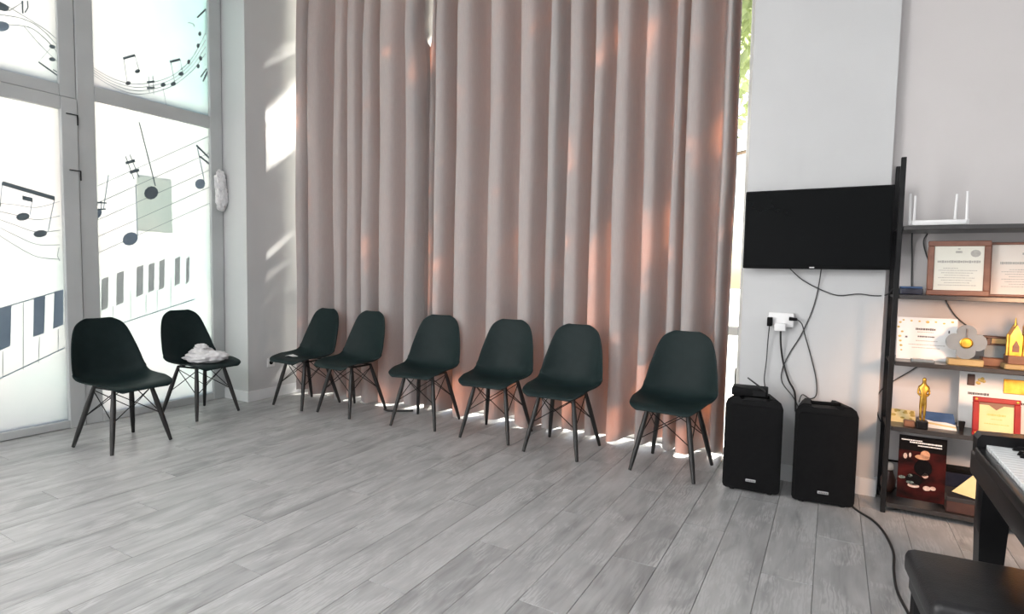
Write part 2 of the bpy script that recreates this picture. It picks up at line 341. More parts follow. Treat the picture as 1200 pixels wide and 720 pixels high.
# ------------------------------------------------------------------ left window with the frosted printed film
PRINT = {
'A_dark': [[(1.678,2.868),(1.67,2.855),(1.653,2.846),(1.634,2.844),(1.616,2.848),(1.606,2.858),(1.605,2.871),(1.613,2.884),(1.629,2.893),(1.649,2.896),(1.666,2.891),(1.677,2.881)],[(1.93,2.709),(1.926,2.702),(1.917,2.696),(1.907,2.694),(1.898,2.696),(1.892,2.701),(1.892,2.708),(1.896,2.715),(1.904,2.72),(1.914,2.722),(1.923,2.721),(1.929,2.716)],[(1.927,2.621),(1.923,2.614),(1.915,2.609),(1.905,2.607),(1.896,2.608),(1.89,2.613),(1.889,2.62),(1.893,2.627),(1.902,2.633),(1.912,2.635),(1.921,2.633),(1.927,2.628)],[(1.95,2.6),(1.948,2.601),(1.944,2.606),(1.943,2.613),(1.947,2.62),(1.95,2.623)],[(1.746,2.951),(1.746,2.868),(1.755,2.872),(1.756,2.955)],[(1.775,2.963),(1.776,2.918),(1.784,2.922),(1.783,2.966)],[(1.777,2.921),(1.759,2.881),(1.766,2.879),(1.783,2.919)],[(1.827,2.573),(1.948,2.507),(1.95,2.511),(1.95,2.518),(1.832,2.582)],[(1.909,2.548),(1.95,2.532),(1.95,2.541),(1.913,2.556)]],
'A_slate': [[(1.677,2.754),(1.67,2.736),(1.654,2.72),(1.634,2.71),(1.615,2.709),(1.602,2.718),(1.598,2.733),(1.605,2.751),(1.621,2.767),(1.641,2.777),(1.66,2.778),(1.674,2.77)]],
'A_pale': [[(1.624,2.898),(1.634,2.895),(1.636,2.9),(1.626,2.903)],[(1.634,2.895),(1.647,2.89),(1.65,2.895),(1.636,2.9)],[(1.647,2.89),(1.664,2.885),(1.666,2.89),(1.65,2.895)],[(1.664,2.885),(1.682,2.879),(1.684,2.884),(1.666,2.89)],[(1.682,2.879),(1.701,2.872),(1.703,2.877),(1.684,2.884)],[(1.701,2.872),(1.721,2.865),(1.723,2.871),(1.704,2.877)],[(1.721,2.865),(1.739,2.859),(1.742,2.864),(1.723,2.871)],[(1.739,2.859),(1.756,2.853),(1.758,2.858),(1.742,2.864)],[(1.756,2.853),(1.772,2.847),(1.774,2.853),(1.758,2.858)],[(1.772,2.847),(1.787,2.842),(1.789,2.847),(1.774,2.853)],[(1.787,2.842),(1.802,2.837),(1.805,2.842),(1.789,2.847)],[(1.802,2.837),(1.817,2.831),(1.819,2.836),(1.805,2.842)],[(1.817,2.831),(1.832,2.826),(1.834,2.831),(1.819,2.836)],[(1.832,2.826),(1.846,2.82),(1.848,2.825),(1.834,2.831)],[(1.846,2.82),(1.86,2.814),(1.862,2.819),(1.848,2.825)],[(1.859,2.814),(1.873,2.807),(1.876,2.813),(1.862,2.819)],[(1.873,2.808),(1.886,2.8),(1.889,2.806),(1.876,2.813)],[(1.886,2.8),(1.9,2.792),(1.903,2.798),(1.889,2.806)],[(1.9,2.792),(1.913,2.784),(1.916,2.789),(1.903,2.798)],[(1.913,2.784),(1.926,2.775),(1.929,2.78),(1.916,2.789)],[(1.926,2.775),(1.938,2.767),(1.941,2.772),(1.929,2.78)],[(1.938,2.767),(1.949,2.76),(1.95,2.762),(1.95,2.766),(1.941,2.772)],[(1.95,2.762),(1.949,2.76),(1.95,2.759)],[(1.622,2.811),(1.631,2.813),(1.632,2.818),(1.623,2.816)],[(1.631,2.813),(1.644,2.816),(1.645,2.821),(1.632,2.818)],[(1.644,2.816),(1.66,2.819),(1.661,2.825),(1.645,2.821)],[(1.66,2.819),(1.678,2.823),(1.678,2.828),(1.661,2.825)],[(1.677,2.823),(1.696,2.827),(1.697,2.832),(1.678,2.828)],[(1.696,2.827),(1.714,2.83),(1.715,2.835),(1.697,2.832)],[(1.714,2.83),(1.731,2.832),(1.732,2.837),(1.715,2.835)],[(1.731,2.832),(1.747,2.833),(1.748,2.838),(1.733,2.837)],[(1.747,2.833),(1.761,2.832),(1.762,2.837),(1.748,2.838)],[(1.761,2.832),(1.774,2.831),(1.775,2.836),(1.762,2.837)],[(1.774,2.831),(1.786,2.829),(1.788,2.834),(1.775,2.836)],[(1.786,2.829),(1.798,2.826),(1.801,2.831),(1.788,2.834)],[(1.798,2.826),(1.811,2.822),(1.813,2.828),(1.801,2.831)],[(1.811,2.822),(1.823,2.818),(1.825,2.823),(1.813,2.828)],[(1.823,2.818),(1.835,2.812),(1.838,2.817),(1.825,2.823)],[(1.835,2.812),(1.849,2.804),(1.851,2.809),(1.838,2.817)],[(1.848,2.804),(1.863,2.794),(1.866,2.799),(1.851,2.809)],[(1.863,2.795),(1.879,2.782),(1.882,2.787),(1.866,2.799)],[(1.879,2.782),(1.895,2.767),(1.899,2.772),(1.882,2.787)],[(1.895,2.767),(1.912,2.752),(1.915,2.756),(1.899,2.772)],[(1.912,2.752),(1.928,2.736),(1.931,2.741),(1.915,2.756)],[(1.928,2.736),(1.942,2.722),(1.946,2.727),(1.931,2.741)],[(1.942,2.722),(1.95,2.715),(1.95,2.723),(1.946,2.727)],[(1.673,2.766),(1.682,2.768),(1.683,2.773),(1.674,2.771)],[(1.682,2.768),(1.695,2.772),(1.695,2.777),(1.683,2.773)],[(1.695,2.772),(1.709,2.776),(1.71,2.781),(1.695,2.777)],[(1.709,2.776),(1.726,2.781),(1.726,2.786),(1.71,2.781)],[(1.726,2.781),(1.743,2.785),(1.744,2.79),(1.726,2.786)],[(1.743,2.785),(1.76,2.788),(1.761,2.793),(1.744,2.79)],[(1.76,2.788),(1.777,2.789),(1.778,2.795),(1.761,2.793)],[(1.777,2.789),(1.792,2.788),(1.793,2.794),(1.778,2.795)],[(1.792,2.788),(1.805,2.785),(1.808,2.79),(1.794,2.794)],[(1.805,2.785),(1.819,2.779),(1.822,2.784),(1.808,2.79)],[(1.819,2.779),(1.833,2.772),(1.836,2.777),(1.822,2.784)],[(1.833,2.772),(1.846,2.763),(1.849,2.768),(1.836,2.777)],[(1.846,2.763),(1.859,2.753),(1.862,2.758),(1.849,2.768)],[(1.859,2.753),(1.872,2.743),(1.875,2.748),(1.862,2.758)],[(1.872,2.743),(1.884,2.733),(1.887,2.738),(1.875,2.748)],[(1.883,2.733),(1.895,2.724),(1.898,2.729),(1.887,2.738)],[(1.895,2.724),(1.905,2.714),(1.909,2.719),(1.898,2.729)],[(1.905,2.714),(1.916,2.703),(1.919,2.708),(1.909,2.719)],[(1.916,2.703),(1.926,2.691),(1.929,2.696),(1.919,2.707)],[(1.926,2.691),(1.935,2.679),(1.939,2.684),(1.929,2.696)],[(1.935,2.679),(1.943,2.668),(1.947,2.672),(1.939,2.684)],[(1.943,2.668),(1.95,2.659),(1.95,2.668),(1.947,2.672)],[(1.754,2.786),(1.761,2.779),(1.763,2.783),(1.757,2.79)],[(1.761,2.779),(1.77,2.769),(1.772,2.773),(1.763,2.783)],[(1.77,2.769),(1.78,2.757),(1.783,2.761),(1.772,2.773)],[(1.78,2.757),(1.792,2.744),(1.795,2.748),(1.783,2.761)],[(1.792,2.744),(1.805,2.73),(1.808,2.734),(1.795,2.748)],[(1.805,2.73),(1.819,2.716),(1.821,2.72),(1.808,2.734)],[(1.819,2.716),(1.832,2.703),(1.835,2.706),(1.821,2.72)],[(1.832,2.703),(1.845,2.69),(1.848,2.694),(1.835,2.706)],[(1.845,2.69),(1.859,2.677),(1.862,2.681),(1.848,2.694)],[(1.86,2.677),(1.875,2.664),(1.878,2.668),(1.862,2.681)],[(1.875,2.664),(1.892,2.65),(1.894,2.654),(1.878,2.668)],[(1.892,2.65),(1.909,2.637),(1.911,2.641),(1.894,2.654)],[(1.909,2.637),(1.925,2.624),(1.927,2.628),(1.911,2.641)],[(1.925,2.624),(1.94,2.613),(1.942,2.616),(1.927,2.628)],[(1.94,2.613),(1.95,2.605),(1.95,2.61),(1.942,2.616)],[(1.677,2.854),(1.684,2.861),(1.681,2.866),(1.675,2.859)],[(1.684,2.861),(1.692,2.871),(1.69,2.876),(1.681,2.866)],[(1.692,2.871),(1.703,2.883),(1.7,2.888),(1.69,2.876)],[(1.703,2.883),(1.714,2.896),(1.712,2.901),(1.7,2.888)],[(1.714,2.896),(1.726,2.91),(1.723,2.914),(1.712,2.901)],[(1.726,2.91),(1.737,2.922),(1.734,2.926),(1.723,2.914)],[(1.737,2.922),(1.746,2.932),(1.743,2.937),(1.734,2.926)],[(1.746,2.932),(1.752,2.939),(1.749,2.944),(1.743,2.937)],[(1.899,2.694),(1.828,2.578),(1.83,2.577),(1.901,2.692)],[(1.941,2.596),(1.949,2.528),(1.95,2.529),(1.95,2.547),(1.944,2.598)]],
'B_dark': [[(1.612,1.737),(1.897,1.672),(1.897,1.642),(1.606,1.709)],[(1.713,1.655),(1.769,1.645),(1.769,1.616),(1.713,1.626)],[(1.749,1.522),(1.745,1.507),(1.732,1.494),(1.714,1.486),(1.695,1.484),(1.681,1.49),(1.675,1.502),(1.679,1.516),(1.691,1.529),(1.709,1.538),(1.728,1.539),(1.743,1.533)],[(1.845,1.412),(1.841,1.398),(1.827,1.386),(1.808,1.378),(1.788,1.377),(1.774,1.383),(1.767,1.394),(1.771,1.407),(1.785,1.42),(1.804,1.428),(1.823,1.429),(1.839,1.423)],[(1.598,1.579),(1.595,1.568),(1.589,1.559),(1.58,1.555),(1.571,1.557),(1.565,1.565),(1.563,1.575),(1.566,1.587),(1.572,1.596),(1.581,1.6),(1.59,1.598),(1.596,1.59)]],
'B_slate': [[(1.607,1.731),(1.592,1.579),(1.596,1.579),(1.611,1.731)],[(1.895,1.66),(1.848,1.418),(1.853,1.417),(1.899,1.66)],[(1.765,1.633),(1.75,1.527),(1.754,1.527),(1.769,1.633)],[(1.556,0.883),(1.931,1.006),(1.93,1.013),(1.555,0.89)],[(1.542,0.412),(1.931,0.587),(1.929,0.594),(1.54,0.419)],[(1.555,0.892),(1.632,0.906),(1.619,0.636),(1.547,0.603)],[(1.757,0.957),(1.823,0.972),(1.809,0.706),(1.745,0.685)],[(1.877,0.998),(1.931,1.009),(1.924,0.758),(1.862,0.732)]],
'B_pale': [[(1.576,1.586),(1.584,1.586),(1.584,1.59),(1.577,1.59)],[(1.584,1.586),(1.593,1.586),(1.594,1.59),(1.584,1.59)],[(1.593,1.586),(1.605,1.586),(1.605,1.59),(1.594,1.59)],[(1.605,1.586),(1.618,1.586),(1.618,1.59),(1.605,1.59)],[(1.618,1.586),(1.632,1.586),(1.632,1.59),(1.618,1.59)],[(1.632,1.586),(1.646,1.586),(1.647,1.59),(1.632,1.59)],[(1.646,1.586),(1.661,1.586),(1.661,1.59),(1.647,1.59)],[(1.66,1.586),(1.674,1.586),(1.675,1.59),(1.661,1.59)],[(1.674,1.586),(1.688,1.585),(1.688,1.589),(1.675,1.59)],[(1.688,1.585),(1.702,1.583),(1.702,1.588),(1.689,1.589)],[(1.702,1.583),(1.716,1.582),(1.717,1.586),(1.702,1.588)],[(1.716,1.582),(1.73,1.58),(1.731,1.584),(1.717,1.586)],[(1.73,1.58),(1.745,1.579),(1.746,1.583),(1.731,1.584)],[(1.745,1.579),(1.76,1.578),(1.761,1.583),(1.746,1.583)],[(1.76,1.578),(1.776,1.579),(1.776,1.583),(1.761,1.583)],[(1.776,1.579),(1.792,1.581),(1.792,1.586),(1.776,1.583)],[(1.792,1.581),(1.809,1.585),(1.808,1.59),(1.791,1.586)],[(1.809,1.585),(1.827,1.592),(1.827,1.596),(1.808,1.59)],[(1.827,1.592),(1.847,1.6),(1.846,1.604),(1.827,1.596)],[(1.847,1.6),(1.867,1.609),(1.866,1.613),(1.846,1.604)],[(1.867,1.609),(1.885,1.618),(1.884,1.622),(1.866,1.613)],[(1.885,1.618),(1.902,1.626),(1.901,1.63),(1.884,1.622)],[(1.902,1.626),(1.917,1.633),(1.916,1.637),(1.901,1.63)],[(1.917,1.633),(1.927,1.638),(1.926,1.642),(1.916,1.637)],[(1.574,1.536),(1.582,1.534),(1.583,1.539),(1.575,1.54)],[(1.582,1.534),(1.591,1.532),(1.592,1.537),(1.583,1.539)],[(1.591,1.532),(1.603,1.53),(1.604,1.535),(1.592,1.537)],[(1.603,1.53),(1.616,1.528),(1.617,1.532),(1.604,1.535)],[(1.616,1.528),(1.63,1.525),(1.631,1.53),(1.617,1.532)],[(1.63,1.525),(1.644,1.522),(1.645,1.527),(1.631,1.53)],[(1.644,1.522),(1.658,1.52),(1.659,1.524),(1.645,1.527)],[(1.658,1.52),(1.672,1.517),(1.673,1.522),(1.659,1.524)],[(1.672,1.517),(1.686,1.514),(1.687,1.519),(1.673,1.522)],[(1.686,1.514),(1.699,1.511),(1.7,1.515),(1.687,1.519)],[(1.699,1.511),(1.714,1.507),(1.715,1.511),(1.701,1.515)],[(1.714,1.507),(1.728,1.503),(1.729,1.508),(1.715,1.511)],[(1.728,1.503),(1.743,1.5),(1.744,1.504),(1.729,1.508)],[(1.743,1.5),(1.758,1.497),(1.759,1.502),(1.744,1.504)],[(1.758,1.497),(1.773,1.496),(1.774,1.501),(1.759,1.502)],[(1.773,1.496),(1.789,1.496),(1.789,1.501),(1.774,1.501)],[(1.789,1.496),(1.806,1.498),(1.806,1.503),(1.789,1.501)],[(1.806,1.498),(1.825,1.502),(1.824,1.507),(1.806,1.503)],[(1.825,1.502),(1.844,1.508),(1.844,1.512),(1.824,1.507)],[(1.844,1.508),(1.864,1.514),(1.863,1.519),(1.844,1.512)],[(1.864,1.514),(1.882,1.52),(1.882,1.525),(1.863,1.519)],[(1.883,1.52),(1.899,1.526),(1.899,1.531),(1.882,1.525)],[(1.899,1.526),(1.914,1.532),(1.913,1.536),(1.899,1.531)],[(1.914,1.532),(1.925,1.535),(1.924,1.54),(1.913,1.536)],[(1.573,1.485),(1.58,1.483),(1.581,1.487),(1.574,1.49)],[(1.58,1.483),(1.59,1.479),(1.591,1.483),(1.581,1.487)],[(1.59,1.479),(1.601,1.474),(1.602,1.479),(1.591,1.483)],[(1.601,1.474),(1.614,1.469),(1.615,1.474),(1.602,1.479)],[(1.614,1.469),(1.628,1.464),(1.629,1.469),(1.615,1.474)],[(1.628,1.464),(1.642,1.459),(1.643,1.463),(1.629,1.469)],[(1.642,1.459),(1.656,1.454),(1.658,1.458),(1.643,1.463)],[(1.656,1.454),(1.67,1.449),(1.671,1.453),(1.658,1.458)],[(1.67,1.449),(1.683,1.444),(1.685,1.448),(1.671,1.453)],[(1.683,1.444),(1.697,1.438),(1.699,1.442),(1.685,1.448)],[(1.697,1.438),(1.711,1.432),(1.713,1.437),(1.699,1.442)],[(1.711,1.432),(1.726,1.426),(1.727,1.431),(1.713,1.437)],[(1.726,1.426),(1.74,1.421),(1.742,1.425),(1.727,1.431)],[(1.74,1.421),(1.755,1.416),(1.757,1.421),(1.742,1.425)],[(1.756,1.416),(1.771,1.413),(1.772,1.418),(1.757,1.421)],[(1.771,1.413),(1.786,1.411),(1.787,1.416),(1.772,1.418)],[(1.787,1.411),(1.803,1.411),(1.804,1.416),(1.787,1.416)],[(1.804,1.411),(1.822,1.412),(1.822,1.417),(1.804,1.416)],[(1.822,1.412),(1.841,1.415),(1.841,1.42),(1.822,1.417)],[(1.842,1.415),(1.861,1.419),(1.861,1.424),(1.841,1.42)],[(1.861,1.419),(1.88,1.423),(1.879,1.428),(1.861,1.424)],[(1.88,1.423),(1.897,1.427),(1.896,1.432),(1.879,1.428)],[(1.897,1.427),(1.911,1.43),(1.91,1.435),(1.896,1.432)],[(1.911,1.43),(1.922,1.432),(1.921,1.437),(1.911,1.435)],[(1.571,1.435),(1.578,1.431),(1.58,1.435),(1.573,1.439)],[(1.578,1.431),(1.588,1.425),(1.589,1.43),(1.58,1.435)],[(1.588,1.425),(1.599,1.419),(1.601,1.423),(1.589,1.43)],[(1.599,1.419),(1.612,1.411),(1.614,1.415),(1.601,1.423)],[(1.612,1.411),(1.626,1.403),(1.627,1.407),(1.614,1.415)],[(1.626,1.403),(1.64,1.395),(1.642,1.399),(1.627,1.407)],[(1.64,1.395),(1.654,1.387),(1.656,1.392),(1.642,1.399)],[(1.654,1.387),(1.668,1.38),(1.669,1.384),(1.656,1.392)],[(1.668,1.38),(1.681,1.373),(1.683,1.377),(1.669,1.384)],[(1.681,1.373),(1.695,1.365),(1.697,1.369),(1.683,1.377)],[(1.695,1.365),(1.709,1.357),(1.711,1.361),(1.697,1.369)],[(1.709,1.357),(1.723,1.349),(1.725,1.354),(1.711,1.362)],[(1.723,1.349),(1.738,1.342),(1.74,1.346),(1.725,1.354)],[(1.738,1.342),(1.753,1.335),(1.755,1.34),(1.74,1.346)],[(1.753,1.335),(1.768,1.33),(1.77,1.334),(1.754,1.34)],[(1.768,1.33),(1.784,1.326),(1.785,1.33),(1.77,1.334)],[(1.784,1.326),(1.801,1.323),(1.802,1.328),(1.785,1.33)],[(1.801,1.323),(1.819,1.322),(1.82,1.327),(1.801,1.328)],[(1.819,1.322),(1.839,1.323),(1.839,1.328),(1.82,1.327)],[(1.839,1.323),(1.858,1.324),(1.858,1.329),(1.839,1.328)],[(1.858,1.324),(1.877,1.326),(1.877,1.33),(1.858,1.329)],[(1.877,1.326),(1.894,1.327),(1.894,1.332),(1.877,1.33)],[(1.894,1.327),(1.908,1.329),(1.908,1.333),(1.894,1.332)],[(1.908,1.329),(1.919,1.329),(1.919,1.334),(1.908,1.334)],[(1.569,1.385),(1.577,1.379),(1.579,1.383),(1.571,1.389)],[(1.577,1.379),(1.586,1.372),(1.588,1.376),(1.579,1.383)],[(1.586,1.372),(1.597,1.363),(1.599,1.367),(1.588,1.376)],[(1.597,1.363),(1.61,1.353),(1.612,1.357),(1.599,1.367)],[(1.61,1.353),(1.624,1.342),(1.626,1.346),(1.612,1.357)],[(1.624,1.342),(1.638,1.331),(1.64,1.335),(1.626,1.346)],[(1.638,1.331),(1.652,1.321),(1.654,1.325),(1.64,1.335)],[(1.652,1.321),(1.666,1.311),(1.668,1.315),(1.654,1.325)],[(1.666,1.311),(1.679,1.302),(1.681,1.306),(1.668,1.315)],[(1.679,1.302),(1.693,1.292),(1.695,1.296),(1.681,1.306)],[(1.693,1.292),(1.707,1.282),(1.709,1.286),(1.695,1.296)],[(1.707,1.282),(1.721,1.272),(1.723,1.277),(1.709,1.286)],[(1.721,1.272),(1.736,1.263),(1.738,1.267),(1.723,1.277)],[(1.736,1.263),(1.751,1.254),(1.752,1.259),(1.737,1.267)],[(1.751,1.254),(1.766,1.247),(1.767,1.251),(1.752,1.259)],[(1.766,1.247),(1.781,1.24),(1.783,1.245),(1.767,1.251)],[(1.781,1.24),(1.798,1.236),(1.799,1.24),(1.783,1.245)],[(1.798,1.236),(1.817,1.232),(1.817,1.237),(1.799,1.24)],[(1.817,1.232),(1.836,1.23),(1.837,1.235),(1.817,1.237)],[(1.836,1.23),(1.855,1.229),(1.856,1.234),(1.837,1.235)],[(1.855,1.229),(1.874,1.228),(1.874,1.233),(1.856,1.234)],[(1.874,1.228),(1.891,1.227),(1.891,1.232),(1.874,1.233)],[(1.891,1.227),(1.905,1.227),(1.905,1.232),(1.891,1.232)],[(1.905,1.227),(1.916,1.226),(1.916,1.231),(1.905,1.232)],[(1.911,1.314),(1.899,1.253),(1.904,1.252),(1.916,1.313)],[(1.899,1.251),(1.913,1.215),(1.918,1.218),(1.904,1.254)],[(1.695,0.927),(1.681,0.464),(1.686,0.463),(1.699,0.926)],[(1.779,0.685),(1.768,0.5),(1.773,0.499),(1.783,0.684)],[(1.576,0.606),(1.57,0.434),(1.575,0.433),(1.58,0.605)],[(1.89,0.73),(1.885,0.564),(1.89,0.564),(1.895,0.729)]],
'C_dark': [[(2.163,2.655),(2.161,2.648),(2.156,2.642),(2.155,2.641),(2.155,2.664),(2.156,2.664),(2.161,2.661)],[(2.415,2.612),(2.414,2.603),(2.409,2.594),(2.4,2.587),(2.39,2.583),(2.381,2.585),(2.377,2.59),(2.378,2.598),(2.384,2.607),(2.393,2.615),(2.403,2.618),(2.411,2.617)],[(2.486,2.724),(2.485,2.716),(2.479,2.706),(2.47,2.699),(2.46,2.695),(2.451,2.696),(2.447,2.701),(2.448,2.71),(2.454,2.719),(2.463,2.727),(2.473,2.731),(2.482,2.73)],[(2.681,2.676),(2.68,2.667),(2.674,2.658),(2.664,2.65),(2.653,2.646),(2.644,2.647),(2.639,2.653),(2.64,2.662),(2.646,2.671),(2.656,2.679),(2.667,2.683),(2.676,2.682)],[(2.764,2.708),(2.763,2.698),(2.757,2.689),(2.746,2.681),(2.735,2.677),(2.726,2.678),(2.721,2.683),(2.722,2.692),(2.728,2.702),(2.738,2.71),(2.75,2.714),(2.759,2.713)],[(2.83,2.81),(2.829,2.801),(2.822,2.791),(2.812,2.783),(2.8,2.779),(2.79,2.78),(2.785,2.785),(2.786,2.794),(2.793,2.804),(2.803,2.813),(2.815,2.817),(2.825,2.816)],[(2.888,2.921),(2.886,2.911),(2.881,2.902),(2.874,2.897),(2.867,2.897),(2.862,2.903),(2.86,2.912),(2.862,2.922),(2.867,2.931),(2.874,2.936),(2.881,2.936),(2.886,2.93)],[(2.969,2.912),(2.967,2.901),(2.962,2.892),(2.955,2.887),(2.948,2.888),(2.942,2.893),(2.941,2.903),(2.943,2.913),(2.948,2.922),(2.955,2.927),(2.962,2.927),(2.968,2.921)],[(2.993,2.984),(2.991,2.973),(2.986,2.964),(2.978,2.959),(2.971,2.959),(2.966,2.965),(2.964,2.974),(2.966,2.985),(2.972,2.994),(2.979,2.999),(2.986,2.999),(2.991,2.993)],[(2.972,3.083),(2.97,3.073),(2.965,3.064),(2.958,3.059),(2.95,3.059),(2.945,3.064),(2.944,3.074),(2.946,3.084),(2.951,3.093),(2.958,3.098),(2.965,3.098),(2.97,3.093)],[(2.989,3.189),(2.987,3.178),(2.981,3.169),(2.974,3.164),(2.967,3.164),(2.962,3.169),(2.96,3.178),(2.962,3.189),(2.968,3.198),(2.975,3.204),(2.982,3.204),(2.987,3.198)],[(2.366,2.768),(2.453,2.822),(2.448,2.839),(2.362,2.785)],[(2.72,2.857),(2.805,2.905),(2.8,2.923),(2.716,2.875)],[(2.535,2.64),(2.594,2.664),(2.593,2.68),(2.534,2.656)],[(2.534,2.593),(2.593,2.617),(2.592,2.633),(2.533,2.609)],[(2.96,3.307),(3.037,3.409),(3.026,3.414),(2.949,3.313)],[(3.005,2.791),(3.04,2.878),(3.04,2.89),(3.031,2.891),(2.991,2.792)],[(2.981,2.819),(3.036,2.908),(3.026,2.911),(2.971,2.823)]],
